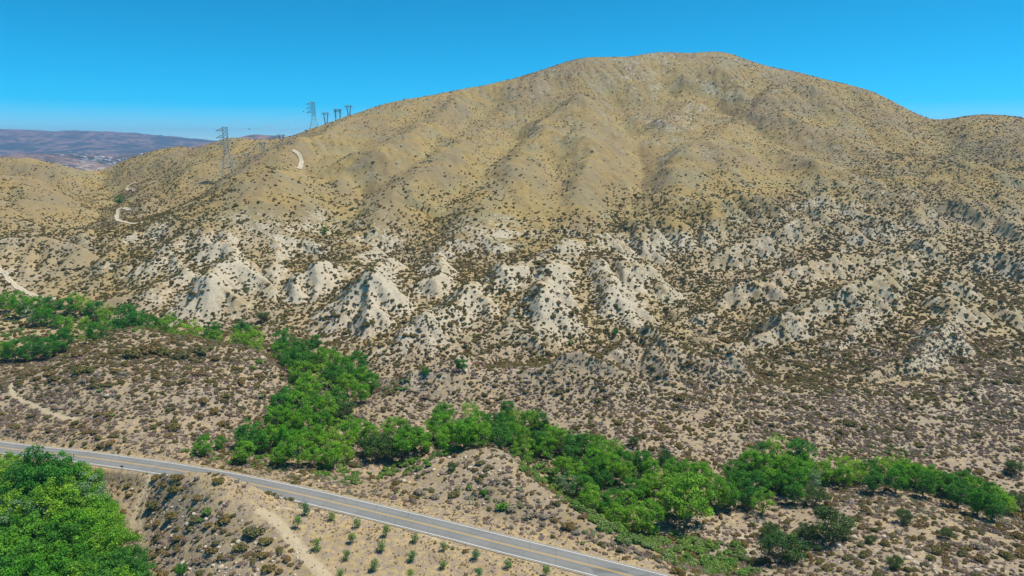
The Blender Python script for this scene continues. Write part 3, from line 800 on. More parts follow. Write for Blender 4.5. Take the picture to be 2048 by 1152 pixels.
# dirt roads across the hills, draped on the ground
dm = NT("pale_dirt", .95)
dmid = dm.attr("mid")
dc = dm.mix(dm.noise(.4, 3), (.50, .42, .30), (.58, .51, .39)); dc = dm.mix(dm.math('MULTIPLY', dmid, .55), dc, (.38, .30, .17)); M_dirt = dm.col(dc)
DIRT = []
def dirt_road(px, w, name="dirt_road", lift=.4):
    pl = catmull([hit(u, v) for u, v in px], 10)
    DIRT.append((w, pl[::4]))
    offs = np.linspace(-w / 2, w / 2, 7)
    wb = [rng.normal(0, .25, len(pl)) if k_ in (0, 6) else np.zeros(len(pl)) for k_ in range(7)]
    V, F = ribbon(pl, offs, 0, wb)
    z = ground(V[:, 0], V[:, 1]).reshape(len(pl), 7)
    flat = z.mean(1)[:, None] * .35 + z * .65
    V[:, 2] = np.maximum(z, flat).ravel() + lift
    return tag(link(name, mesh_np(name, V, F, True, {"mid": np.tile([0, 0, .5, 1, .5, 0, 0], len(pl))}, [M_dirt])), kind="structure")
dirt_road([(-60,520),(5,545),(20,562),(45,580),(75,596),(110,600)], 3.6)
dirt_road([(585,301),(597,309),(603,322),(602,332),(593,337)], 4.2, lift=.5)
dirt_road([(262,420),(240,418),(236,425),(234,438),(246,444),(285,446)], 3.2, lift=.4)
dirt_road([(272,365),(255,375),(256,380),(268,384)], 3, lift=.4)
# ------------------------------------------------------------------ plants: meshes
def quads(cen, nrm, size, r, aspect=1.0, tri=False):
    """small flat leaves: centres, facing directions, sizes"""
    n = len(cen)
    nrm = nrm / (np.linalg.norm(nrm, axis=1)[:, None] + 1e-9)
    a = np.cross(nrm, r.normal(size=(n, 3))); a /= np.linalg.norm(a, axis=1)[:, None] + 1e-9
    b = np.cross(nrm, a)
    s = np.asarray(size)[:, None] * .5
    if tri:
        V = np.stack([cen - a * s - b * s * aspect, cen + a * s - b * s * aspect, cen + b * s * aspect * 1.2], 1)
    else:
        V = np.stack([cen - a * s, cen - b * s * aspect, cen + a * s, cen + b * s * aspect], 1)
    k_ = V.shape[1]
    return V.reshape(-1, 3), np.arange(n * k_).reshape(n, k_)
def sphere_pts(n, r):
    p = r.normal(size=(n, 3)); return p / np.linalg.norm(p, axis=1)[:, None]
def tube(path, rads, sides=6):
    path = np.asarray(path, float); V = []; F = []
    for i, (p, rd) in enumerate(zip(path, rads)):
        t = path[min(i + 1, len(path) - 1)] - path[max(i - 1, 0)]; t = t / (np.linalg.norm(t) + 1e-9)
        a = np.cross(t, [0.3, 1, 0.1]); a /= np.linalg.norm(a) + 1e-9; b = np.cross(t, a)
        for k_ in range(sides):
            th = 2 * math.pi * k_ / sides; V.append(p + rd * (a * math.cos(th) + b * math.sin(th)))
    for i in range(len(path) - 1):
        for k_ in range(sides):
            q = i * sides; k2 = (k_ + 1) % sides
            F.append((q + k_, q + k2, q + sides + k2, q + sides + k_))
    return V, F
def join(parts):
    V = []; F = []; n = 0
    for v, f in parts:
        V.extend(v); F.extend([tuple(i + n for i in q) for q in f]); n += len(v)
    return np.array(V), F

def tree_meshes(kind, seed, M):
    """a tree about 12 m tall: (trunk mesh, crown mesh)"""
    r = np.random.default_rng(seed)
    Ht = 12.0
    if kind == "broad": n, rx, rz, zc_, br, lf, per = 58, 5.4, 5.2, 6.6, (.75, 1.65), .44, 130
    elif kind == "upright": n, rx, rz, zc_, br, lf, per = 44, 3.8, 5.6, 6.4, (.7, 1.5), .42, 130
    elif kind == "open": n, rx, rz, zc_, br, lf, per = 38, 4.9, 5.0, 6.8, (.65, 1.45), .40, 115
    else: n, rx, rz, zc_, br, lf, per = 30, 5.0, 3.4, 5.2, (1.2, 2.0), .40, 140     # oak: low and dense
    blobs = []
    while len(blobs) < n:
        p = sphere_pts(1, r)[0] * r.uniform(.25, 1) ** .45
        if p[2] < -.85: continue
        q = np.array([p[0] * rx * r.uniform(.85, 1.1), p[1] * rx * r.uniform(.85, 1.1), zc_ + p[2] * rz])
        blobs.append((q, r.uniform(*br) * (1.0 - .25 * max(0, p[2]))))
    C = []; N = []; S = []; T = []
    for q, rad_ in blobs:
        m = int(per * (rad_ / 1.5) ** 1.6)
        d = sphere_pts(m, r)
        d[:, 2] = np.abs(d[:, 2]) * np.where(r.random(m) < .72, 1, -1)
        rr = rad_ * r.uniform(.2, 1.45, m) ** .6
        C.append(q + d * rr[:, None] * np.array([1, 1, .82])); N.append(d + r.normal(size=(m, 3)) * .75 + np.array([0, 0, .35]))
        S.append(r.uniform(.7, 1.35, m) * lf)
        T.append(np.clip(.5 + r.normal(0, .16, m) + .18 * r.normal(), 0, 1))
    C = np.concatenate(C); N = np.concatenate(N); S = np.concatenate(S); T = np.concatenate(T)
    V, F = quads(C, N, S, r, .75)
    crown = mesh_np("crown", V, F, False, {"tint": np.repeat(T, 4)}, [M])
    parts = []
    lean = r.normal(0, .5, 2)
    top = np.array([lean[0], lean[1], zc_ * .62])
    parts.append(tube([(0, 0, -.8), (lean[0] * .2, lean[1] * .2, 1.2), top * .7, top], [.42, .33, .26, .2], 7))
    for q, rad_ in sorted(blobs, key=lambda b: -b[1])[:11]:
        st = top * r.uniform(.45, 1.0)
        mid = (st + q) / 2 + r.normal(0, .35, 3) + np.array([0, 0, -.3])
        parts.append(tube([st, mid, q], [.17, .11, .05], 5))
    V, F = join(parts)
    return mesh_np("trunk", V, F, True, None, [M_bark]), crown
TREES = {}
for key, kind, M, cnt in (("D", "broad", M_leaf_d, 3), ("M", "broad", M_leaf_m, 3), ("U", "upright", M_leaf_m, 3), ("L", "open", M_leaf_l, 3), ("O", "oak", M_leaf_o, 2), ("S", "open", M_leaf_s, 2)):
    TREES[key] = [tree_meshes(kind, 300 + 10 * i + ord(key), M) for i in range(cnt)]

def shrub_mesh(name, M, seed, n, height=.75, leaf=.2, stems=5, spread=1.0, lumps=7):
    """a shrub one metre in radius; leaves on several lumps"""
    r = np.random.default_rng(seed)
    C = []; N = []; T = []
    for i in range(lumps):
        a = r.uniform(0, 2 * math.pi); d = r.uniform(0, .62) * spread
        c0 = np.array([math.cos(a) * d, math.sin(a) * d, height * r.uniform(.30, .55)])
        rad_ = r.uniform(.28, .5)
        m = max(4, int(n / lumps))
        p = sphere_pts(m, r); p[:, 2] = np.where(r.random(m) < .8, np.abs(p[:, 2]), p[:, 2])
        rr = rad_ * r.uniform(.4, 1.1, m) ** .5
        C.append(c0 + p * rr[:, None] * np.array([1, 1, height * .95])); N.append(p + r.normal(size=(m, 3)) * .7 + np.array([0, 0, .3]))
        T.append(np.clip(.5 + r.normal(0, .15, m) + .14 * r.normal(), 0, 1))
    C = np.concatenate(C); N = np.concatenate(N); T = np.concatenate(T)
    C[:, 2] = np.maximum(C[:, 2], .03)
    V, F = quads(C, N, r.uniform(.7, 1.4, len(C)) * leaf, r, 1.3, tri=True)
    return mesh_np(name, V, F, False, {"tint": np.repeat(T, 3)}, [M])
def stem_mesh(seed, height=.6, n=6):
    r = np.random.default_rng(seed); parts = []
    for i in range(n):
        a = r.uniform(0, 6.28); d = r.uniform(.25, .7)
        parts.append(tube([(0, 0, -.15), (math.cos(a) * d * .5, math.sin(a) * d * .5, height * .4), (math.cos(a) * d, math.sin(a) * d, height * .8)], [.045, .03, .012], 4))
    V, F = join(parts); return mesh_np("stems", V, F, True, None, [M_bark])
SHRUBS = {
 "chap": [shrub_mesh("chaparral_shrub", M_chap, 400 + i, 620, .80, .17) for i in range(4)],
 "chapfar": [shrub_mesh("chaparral_shrub", M_chap, 420 + i, 190, .80, .32) for i in range(5)],
 "sage": [shrub_mesh("sagebrush", M_sage, 440 + i, 300, .50, .19, lumps=8) for i in range(4)],
 "grey": [shrub_mesh("grey_brush", M_grey, 460 + i, 420, .85, .15) for i in range(3)],
 "scrub": [shrub_mesh("creek_scrub", M_scrub, 480 + i, 600, .95, .18) for i in range(4)],
 "sagegreen": [shrub_mesh("sage_green_shrub", M_sagegreen, 500 + i, 380, .65, .17) for i in range(3)],
}
STEMS = [stem_mesh(520 + i) for i in range(3)]

# ------------------------------------------------------------------ trees along the creek
_cache = {}
tree_no = [0]
def put_tree(u, v, key, width, label, group, cat="tree", name=None, rel=.58, y0=100.0):
    """u, v: middle of the crown in the photograph; width: crown width there in px"""
    r = random.Random(int(u * 131 + v * 17))
    lst = TREES[key]; tm, cm = lst[r.randrange(len(lst))]
    base_w = {"D": 13.0, "M": 13.0, "U": 9.3, "L": 11.8, "O": 12.8, "S": 11.8}[key]
    p = clear_hit(HT, u, v, 0, y0)
    for _ in range(3):
        dist = math.hypot(p[0], p[1]) * 1.03 + 10
        s = width / FPX * dist / base_w
        h = 12 * s * rel * (0.8 if key == "O" else 1.0)
        p = clear_hit(HT, u, v, h, y0)
    gz = float(ground(p[0], p[1]))
    nm = name or {"D": "cottonwood_tree", "M": "cottonwood_tree", "U": "willow_tree", "L": "willow_tree", "O": "oak_tree", "S": "silver_tree"}[key]
    t = link(nm, None, None, (p[0], p[1], gz - .1), r.uniform(0, 6.28), (s * r.uniform(.94, 1.06), s * r.uniform(.94, 1.06), s * r.uniform(.9, 1.1)))
    tag(t, label, cat, group)
    link("trunk", tm, t); link("crown", cm, t)
    tree_no[0] += 1
    return t
KIND = {"D": "dark green cottonwood", "M": "mid green cottonwood", "U": "narrow green willow", "L": "light yellow-green willow", "O": "dull olive oak", "S": "silvery grey-green tree"}
def slot(u, v, us, vs_):
    """where a thing stands among its fellows, in plain words"""
    fu = (u - min(us)) / max(1, max(us) - min(us)); fv = (v - min(vs_)) / max(1, max(vs_) - min(vs_))
    return ("back" if fv < .34 else "mid" if fv < .67 else "front") + " " + ("left end" if fu < .2 else "left half" if fu < .42 else "centre" if fu < .6 else "right half" if fu < .82 else "right end")
def nth(n):
    w = ["", "first", "second", "third", "fourth", "fifth", "sixth", "seventh", "eighth", "ninth"]
    return w[n] if n < 10 else str(n) + ("th" if n % 100 in (11, 12, 13) else {1: "st", 2: "nd", 3: "rd"}.get(n % 10, "th"))
def named(entries):
    """entries: (base label, u, v, width); adds size and place words until labels differ"""
    us = [e[1] for e in entries]; vv = [e[2] for e in entries]
    first = [(e[0], slot(e[1], e[2], us, vv)) for e in entries]
    out = []
    for i, e in enumerate(entries):
        same = sorted([q for q in range(len(entries)) if first[q] == first[i]], key=lambda q: entries[q][1])
        if len([q for q in entries if q[0] == e[0]]) == 1: out.append(e[0]); continue
        s_ = e[0] + ", " + first[i][1]
        if len(same) > 1:
            k_ = same.index(i)
            s_ += " " + ("leftmost" if k_ == 0 else "rightmost" if k_ == len(same) - 1 else nth(k_ + 1) + " from left")
        out.append(s_)
    return out
def grove(place, group, items, y0=100.0):
    labs = named([(KIND[key] + " " + place, u, v, w) for u, v, key, w in items])
    for (u, v, key, w), lab in zip(items, labs):
        put_tree(u, v, key, w, lab, KIND[key] + "s " + group, y0=y0)
grove("in the upstream creek thicket", "in the upstream creek thicket", [
 (10,603,"M",36),(40,604,"U",34),(72,604,"M",32),(100,606,"M",36),(134,606,"D",36),(166,606,"L",34),(150,600,"L",30),(192,620,"D",40),(214,628,"L",36),(62,630,"S",32),
 (86,630,"M",34),(128,650,"M",38),(112,638,"D",26),(172,646,"L",36),(192,660,"U",34),(212,650,"L",34),(228,645,"S",30),(170,674,"L",22),
 (66,684,"D",38),(96,690,"D",42),(126,678,"D",38),(58,702,"D",32),(32,718,"D",44),(4,700,"L",34)], 352)
ONE = [  # single trees one can point at
 (256,636,"D",62,"dark round tree standing just behind the top of the left knoll","tree"),
 (298,652,"M",46,"green tree with pale lower branch right of the dark round tree behind the knoll top","tree"),
 (308,658,"L",24,"small pale green tree leaning out in front of the green tree behind the knoll","tree"),
 (342,668,"U",40,"low bright bush-like willow behind the right shoulder of the left knoll","tree"),
 (384,668,"L",46,"flat light green willow on the tan flat behind the left knoll","tree"),
 (424,662,"D",44,"dark tree over light bushes, left one of two on the tan flat","tree"),
 (428,679,"L",34,"light green bush at the foot of the left dark tree on the tan flat","bush"),
 (486,657,"D",52,"dark spreading tree over light bushes, right one of two on the tan flat","tree"),
 (478,680,"L",42,"light green bush left below the right dark tree on the tan flat","bush"),
 (510,680,"L",42,"light green bush right below the right dark tree on the tan flat","bush"),
 (512,695,"L",34,"low light green bush at the right end of the knoll shoulder","bush"),
 (632,679,"D",28,"small dark tree standing alone on pale soil above the middle grove","tree"),
 (712,724,"D",56,"dark round tree at the right edge of the middle grove beside the white wash","tree"),
 (500,862,"D",64,"tall dark tree at the left edge of the middle grove above the road bend","tree"),
 (409,895,"M",40,"round green bush beside the road bend, larger of two","bush"),
 (441,886,"M",30,"round green bush beside the road bend, smaller of two","bush"),
 (755,884,"O",78,"large dull olive oak with black shade under it in the middle of the creek bend","tree"),
 (886,822,"M",54,"tall light topped tree at the upper left of the right creek grove","tree"),
 (1014,812,"D",38,"dark topped tree rising highest behind the right creek grove","tree"),
 (1268,884,"O",30,"small olive bush alone on the flat above the right creek grove","bush"),
 (1382,985,"M",118,"largest broad tree at the open wash with a wide dark shadow","tree"),
 (1300,1030,"M",78,"round tree with dark trunks at the lower edge of the right grove","tree"),
 (1525,1000,"L",52,"light green drooping willow reaching down onto the pale wash","tree"),
 (1632,986,"O",52,"dark olive oak at the right end of the pale wash","tree"),
 (1600,905,"D",64,"tall dark green tree at the upper right of the far right grove","tree"),
 (1560,890,"L",60,"light green tree top standing highest in the far right grove","tree"),
 (1565,1085,"O",92,"big dark oak on the lower bank left of the white boulders","tree"),
 (1662,1043,"O",82,"wide dark oak on the lower bank above the white boulders","tree"),
 (1545,1060,"O",44,"small dark oak between the wash and the big oak on the lower bank","tree"),
 (1615,1060,"O",48,"dark bushy oak between the two wide oaks on the lower bank","tree"),
 (2032,998,"O",46,"dark olive oak at the right edge of the picture by the creek","tree"),
 (238,398,"D",16,"tiny dark tree alone in the distant valley below the left ridge","tree"),
 (648,459,"D",16,"small dark tree in the gully between grass slope and white badlands","tree"),
 (527,634,"O",28,"grey-green round bush on pale soil below the white badlands","bush"),
 (492,580,"O",17,"dark green bush at the foot of the white triangular face","bush"),
 (925,736,"D",28,"dark green bush on the bank above the right creek grove","bush"),
 (850,743,"D",20,"small dark bush at the left foot of the middle bank","bush"),
 (1142,685,"D",14,"dark bush in the dry gully below the yellow peak","bush"),
 (1230,664,"D",16,"green bush at the dry gully head behind the white ridge","bush"),
 (1335,598,"D",12,"tiny green bush in the dry ravine of the hills","bush"),
 (904,934,"O",24,"round green bush on the left shoulder of the rocky knoll","bush"),
 (362,1138,"D",26,"bright green bush at the bottom of the rocky slope","bush"),
 (1838,940,"O",26,"dark bush on the upper edge of the far right creek trees","bush"),
 (2030,935,"O",34,"round green bush on the flat at the right edge of the picture","bush"),
 (1806,1034,"O",36,"round grey-green bush alone on the lower right bank","bush"),
 (1790,1124,"O",34,"round green bush among pale boulders at the lower right","bush"),
 (1742,1080,"O",22,"upright green bush among the white boulders","bush"),
 (1892,1068,"O",26,"low green bush on pale sand at the lower right","bush"),
 (1638,1096,"O",20,"narrow green bush on the stony bank below the dark oaks","bush"),
]
for u, v, key, w, lab, cat in ONE:
    put_tree(u, v, key, w, lab, None, cat, "bush" if cat == "bush" else None, rel=.45 if cat == "bush" else .58, y0=(352 if v < 700 and u < 540 else 300 if v < 740 else 100))
grove("in the middle creek grove", "in the middle creek grove", [
 (566,674,"D",44),(586,692,"D",50),(613,696,"D",40),(560,702,"U",38),(590,720,"M",54),(618,722,"M",44),(642,714,"M",46),(668,722,"M",50),(690,738,"U",44),(604,742,"M",54),
 (640,742,"L",44),(664,752,"M",52),(694,766,"M",50),(726,748,"M",44),(742,760,"U",40),(720,782,"M",46),(612,774,"M",56),(648,778,"L",50),(676,792,"M",48),(574,786,"M",46),
 (560,806,"D",50),(590,808,"U",50),(625,806,"M",54),(655,812,"U",46),(690,812,"O",56),(670,826,"O",46),(550,836,"M",54),(580,838,"M",54),(612,840,"M",56),(645,842,"M",52),
 (670,850,"L",42),(518,880,"D",46),(540,868,"M",54),(572,874,"M",58),(605,876,"M",56),(638,872,"M",52),(662,880,"L",48),(690,880,"L",50),(722,858,"M",48),(700,862,"U",46),
 (560,905,"M",52),(594,912,"U",50),(628,906,"M",50),(664,908,"U",44),(690,902,"L",44),(488,898,"U",44)], 225)
grove("in the grove behind the rocky knoll", "in the creek grove behind the rocky knoll", [
 (790,852,"M",56),(820,866,"M",60),(806,886,"M",58),(842,880,"M",52),(740,862,"M",44),(730,890,"O",44),(780,900,"O",50),(880,850,"M",62),(905,860,"M",62),(935,858,"M",64),(892,880,"M",56),(928,884,"M",54),
 (938,818,"L",42),(960,846,"M",58),(985,850,"M",60),(965,876,"M",56),(1008,840,"M",54),(1036,834,"L",46),(1022,862,"M",54),(1060,838,"M",48),(1080,836,"D",42),(1002,884,"U",46),
 (1045,896,"L",56),(1075,880,"M",52),(1050,872,"U",46),(1102,864,"M",54),(1090,892,"M",50),(1124,878,"M",52),(1146,884,"D",60),(1142,908,"D",48),(1170,884,"M",50),(1196,890,"M",52),(1182,912,"U",46),(1232,890,"L",38),(1212,912,"M",50)], 224)
grove("in the right creek grove", "in the right creek grove", [
 (1124,934,"M",60),(1156,944,"M",54),(1136,962,"S",54),(1166,966,"U",48),(1188,934,"M",54),(1222,932,"M",54),(1205,956,"M",52),(1245,918,"M",48),(1254,944,"M",52),(1286,916,"D",54),(1300,936,"M",50),(1330,908,"O",44),
 (1270,972,"M",56),(1300,966,"M",54),(1326,956,"L",52),(1226,996,"D",46),(1205,1004,"M",50),(1250,1000,"U",46),(1180,994,"U",50),(1356,968,"M",58),(1346,940,"M",52),(1376,934,"M",52),(1404,938,"M",48),(1422,966,"M",58),(1440,984,"U",46),(1265,1034,"U",54),(1230,1030,"U",50),(1330,1000,"U",46)], 190)
grove("in the grove by the pale wash", "in the far right creek grove", [
 (1472,938,"M",54),(1498,922,"M",56),(1524,906,"M",54),(1484,962,"M",54),(1512,966,"D",56),(1540,950,"M",54),(1500,992,"D",46),(1545,926,"M",54),(1572,930,"M",54),(1566,964,"M",50),(1598,946,"U",50),(1622,952,"S",46),(1640,940,"M",46),(1590,980,"U",40),(1460,984,"U",44),(1612,926,"M",44)])
grove("in the right-edge tree line", "in the line running to the right edge", [
 (1666,932,"L",44),(1690,930,"L",42),(1686,950,"M",44),(1714,938,"L",46),(1738,936,"M",46),(1762,932,"L",44),(1750,954,"U",40),(1784,934,"L",48),(1808,942,"M",46),(1794,956,"U",40),(1834,950,"M",46),(1858,948,"M",46),(1850,964,"U",38),(1882,956,"D",42),(1900,966,"M",46),(1926,964,"M",48),(1920,984,"U",40),(1950,976,"M",48),(1974,984,"M",48),(1960,1000,"U",40),(1994,992,"M",46),(2012,1002,"L",40),(1988,1010,"U",38)])
grove("in the dense lower-left grove", "in the dense lower grove", [
 (10,926,"M",58),(30,944,"L",64),(8,958,"L",60),(72,936,"D",74),(110,934,"D",78),(142,944,"D",70),(88,962,"D",78),(130,966,"D",80),(168,962,"M",70),(182,962,"D",50),(34,978,"D",72),(8,1000,"L",74),
 (66,988,"D",74),(100,996,"M",72),(46,1010,"L",80),(84,1020,"L",76),(122,1008,"L",92),(158,992,"M",76),(176,984,"S",70),(196,1004,"S",56),(206,1018,"M",56),(160,1026,"L",76),(194,1034,"M",78),(214,1040,"M",56),
 (44,1042,"S",84),(78,1040,"S",60),(14,1036,"L",76),(116,1050,"L",72),(150,1056,"M",82),(186,1062,"M",84),(212,1066,"M",76),(16,1072,"M",84),(62,1074,"M",86),(100,1082,"M",88),(140,1090,"M",90),(180,1098,"M",92),(216,1092,"M",86),(240,1100,"M",78),
 (266,1114,"D",58),(20,1112,"M",92),(62,1116,"M",92),(104,1124,"M",94),(146,1130,"M",96),(190,1136,"M",96),(232,1130,"M",92),(264,1140,"M",74),(10,1150,"M",98),(60,1158,"M",98),(110,1164,"M",98),(160,1168,"M",98),(210,1168,"M",96),(250,1170,"M",84)])

# ------------------------------------------------------------------ young orchard trees on the bench below the road
OR = [(609,1017,26,"round sapling nearest the road bend at the far end of the orchard"),(595,1045,22,"yellow-green round sapling at the far left corner of the orchard"),(663,1031,20,"sapling beside the road verge, second from the road bend"),
 (716,1046,19,"sapling beside the road verge, third from the road bend"),(773,1061,22,"leaning sapling beside the road verge, fourth from the road bend"),(830,1074,20,"upright sapling beside the road verge, fifth from the road bend"),
 (634,1090,24,"pale grey-green sapling at the near end of the dirt track"),(706,1075,22,"sapling in the middle of the far orchard row"),(764,1090,24,"full sapling in the middle orchard row"),(692,1110,20,"small dull green sapling in the near orchard row"),
 (825,1108,25,"full sapling right of centre in the orchard"),(750,1129,25,"large sapling in the near orchard row"),(680,1146,20,"light sapling cut by the bottom edge of the picture"),(820,1147,22,"light green sapling at the bottom edge, second from the left"),
 (888,1093,18,"small sapling close to the verge past the leaning one"),(887,1127,20,"dense sapling in the right part of the near row"),(953,1107,26,"dark green sapling touching the road verge"),(958,1145,22,"sapling at the bottom edge below the dark green one"),
 (1018,1125,22,"sapling at the road verge near the right end of the orchard"),(1092,1140,24,"last sapling at the right end of the orchard")]
def sapling_meshes(seed, M):
    r = np.random.default_rng(seed); n = 700
    C = []; N = []
    for i in range(12):
        d = sphere_pts(1, r)[0] * r.uniform(.2, 1) ** .5 * np.array([.55, .55, .75]); c0 = d + np.array([0, 0, 1.0])
        p = sphere_pts(58, r); C.append(c0 + p * r.uniform(.2, .42, (58, 1))); N.append(p + r.normal(size=(58, 3)) * .8 + np.array([0, 0, .3]))
    C = np.concatenate(C); N = np.concatenate(N); T = np.clip(.5 + r.normal(0, .2, len(C)), 0, 1)
    V, F = quads(C, N, r.uniform(.1, .2, len(C)), r, .6)
    cr = mesh_np("crown", V, F, False, {"tint": np.repeat(T, 4)}, [M])
    parts = [tube([(0, 0, -.1), (.03, .02, .5), (.05, 0, 1.2)], [.06, .05, .03], 6)]
    for i in range(4):
        a = r.uniform(0, 6.28); parts.append(tube([(.03, .01, .45 + .1 * i), (math.cos(a) * .3, math.sin(a) * .3, 1.0 + .1 * i), (math.cos(a) * .45, math.sin(a) * .45, 1.5)], [.03, .02, .01], 4))
    V, F = join(parts)
    return mesh_np("trunk", V, F, True, None, [M_bark]), cr
M_olive = leafmat("sapling_leaves", [(.20, .31, .07), (.17, .28, .08), (.26, .36, .05)], transl=.25)
M_olived = leafmat("dark_sapling_leaves", [(.09, .24, .07), (.10, .22, .085)], transl=.25)
SAP = [sapling_meshes(600 + i, M_olive) for i in range(3)]; SAPD = [sapling_meshes(610 + i, M_olived) for i in range(2)]
for i, (u, v, w, lab) in enumerate(OR):
    p = hit(u, v + w * .5); d = math.hypot(p[0], p[1]) * 1.1
    s = w / FPX * d / 1.75
    tm, cm = (SAPD[i % 2] if "dark" in lab or i in (0, 10) else SAP[i % 3])
    t = tag(link("orchard_sapling", None, None, (p[0], p[1], p[2] - .03), i * 1.7, (s, s, s * (1 + .12 * math.sin(i * 2.3)))), lab, "sapling", "young saplings planted on the bench below the road")
    link("trunk", tm, t); link("crown", cm, t)

# ------------------------------------------------------------------ scattering of shrubs
def scatter(name, pts, rad_, srcs, label, seed):
    """one 'stuff' object whose points carry plants"""
    r = np.random.default_rng(seed); n = len(pts)
    me = bpy.data.meshes.new(name); me.vertices.add(n); me.vertices.foreach_set("co", np.asarray(pts, np.float32).ravel())
    sc_ = np.stack([rad_ * r.uniform(.85, 1.2, n), rad_ * r.uniform(.85, 1.2, n), rad_ * r.uniform(.75, 1.15, n)], -1).astype(np.float32)
    a = me.attributes.new("scl", 'FLOAT_VECTOR', 'POINT'); a.data.foreach_set("vector", sc_.ravel())
    ro = np.stack([np.zeros(n), np.zeros(n), r.uniform(0, 6.28, n)], -1).astype(np.float32)
    a = me.attributes.new("rot", 'FLOAT_VECTOR', 'POINT'); a.data.foreach_set("vector", ro.ravel())
    a = me.attributes.new("pick", 'INT', 'POINT'); a.data.foreach_set("value", r.integers(0, len(srcs), n).astype(np.int32))
    o = link(name, me)
    ng = bpy.data.node_groups.new(name, 'GeometryNodeTree')
    ng.interface.new_socket("Geometry", in_out='INPUT', socket_type='NodeSocketGeometry')
    ng.interface.new_socket("Geometry", in_out='OUTPUT', socket_type='NodeSocketGeometry')
    gi = ng.nodes.new("NodeGroupInput"); go = ng.nodes.new("NodeGroupOutput")
    jn = ng.nodes.new("GeometryNodeJoinGeometry")
    for m in srcs:
        so = SRC.get(m.name)
        if so is None:
            so = bpy.data.objects.new("plant_source", m); SRC[m.name] = so
        oi = ng.nodes.new("GeometryNodeObjectInfo"); oi.inputs["As Instance"].default_value = True; oi.inputs["Object"].default_value = so
        ng.links.new(oi.outputs["Geometry"], jn.inputs[0])
    ip = ng.nodes.new("GeometryNodeInstanceOnPoints"); ip.inputs["Pick Instance"].default_value = True
    def at(nm, ty):
        x = ng.nodes.new("GeometryNodeInputNamedAttribute"); x.data_type = ty; x.inputs["Name"].default_value = nm; return x.outputs["Attribute"]
    ng.links.new(gi.outputs[0], ip.inputs["Points"]); ng.links.new(jn.outputs[0], ip.inputs["Instance"])
    ng.links.new(at("pick", 'INT'), ip.inputs["Instance Index"]); ng.links.new(at("scl", 'FLOAT_VECTOR'), ip.inputs["Scale"]); ng.links.new(at("rot", 'FLOAT_VECTOR'), ip.inputs["Rotation"])
    ng.links.new(ip.outputs[0], go.inputs[0])
    md = o.modifiers.new("plants", 'NODES'); md.node_group = ng
    return tag(o, label, None, None, "stuff")
SRC = {}
def fan_points(n, r0, r1, seed, amax=46):
    r = np.random.default_rng(seed)
    R_ = np.sqrt(r.uniform(r0 * r0, r1 * r1, n)); A_ = r.uniform(-math.radians(amax), math.radians(amax), n)
    return R_ * np.sin(A_), R_ * np.cos(A_), r
DITCH = sample_reg  # erosion lookup
CURV = blur(blur(blur(E1))) - E1
CONC = boxblur(boxblur(E1, 7), 7) - E1          # hollows are positive
EGX = np.gradient(boxblur(E1, 2), EC, axis=1)   # slope to the right
def road_ok(X, Y, d=5.6):
    return (sample_grid(RD, X, Y) > d) & (sample_grid(ZP, X, Y) < .3)
FIELD2 = FIELD
def chap_density(X, Y):
    Z = ground(X, Y)
    s = zone(SHRUB, X, Y, Z)
    cv = np.clip(sample_reg(CURV, X, Y), -.5, .5) * sstep(320, 420, np.hypot(X, Y))
    cl = fbm(X / 14, Y / 14, 3, 91); cl2 = fbm(X / 60, Y / 60, 3, 95)
    farw = sstep(330, 430, np.hypot(X, Y))
    hol = np.tanh(sample_reg(CONC, X, Y) / 2.2) * farw; asp = np.clip(sample_reg(EGX, X, Y), -.7, .7) * farw
    d = 1.2 * s ** 1.45 * np.clip(1.15 + .7 * cv + 1.3 * cl + .8 * cl2 + .22 * hol + .9 * asp, .22 * sample_grid(BAD, X, Y) + .05, 3.5)
    U, V_ = to_px(X, Y, Z)
    d *= np.where(inpoly(U, V_, FIELD), 0.02, 1)
    for w_, pl in DIRT: d = d * (poly_dist(X, Y, pl) > w_ * .5 + 1.0)
    return d * road_ok(X, Y), Z, U, V_
def thin(X, Y, Z, rad_, cell):
    """drop points that fall in an occupied cell"""
    key = (np.floor(X / cell).astype(np.int64) * 1000003 + np.floor(Y / cell).astype(np.int64))
    _, i = np.unique(key, return_index=True)
    return np.sort(i)
def px_size(X, Y, rad_):
    return FPX * 2 * rad_ / np.hypot(X, Y)
def pick_visible(X, Y, Z, rad_, U, V_, n, lim=1400):
    """indices of the n plants that show largest in the picture"""
    sz = px_size(X, Y, rad_)
    ok = (U > 4) & (U < 2044) & (V_ > 60) & (V_ < 1148)
    order = np.argsort(-np.where(ok, sz, 0))[:lim]
    keep = []
    for i in order:
        p = clear_hit(HT, float(U[i]), float(to_px(X[i], Y[i], Z[i] + rad_[i] * .6)[1]), 0)
        if p[1] > Y[i] - 5: keep.append(i)
        if len(keep) >= n: break
    return np.array(keep)
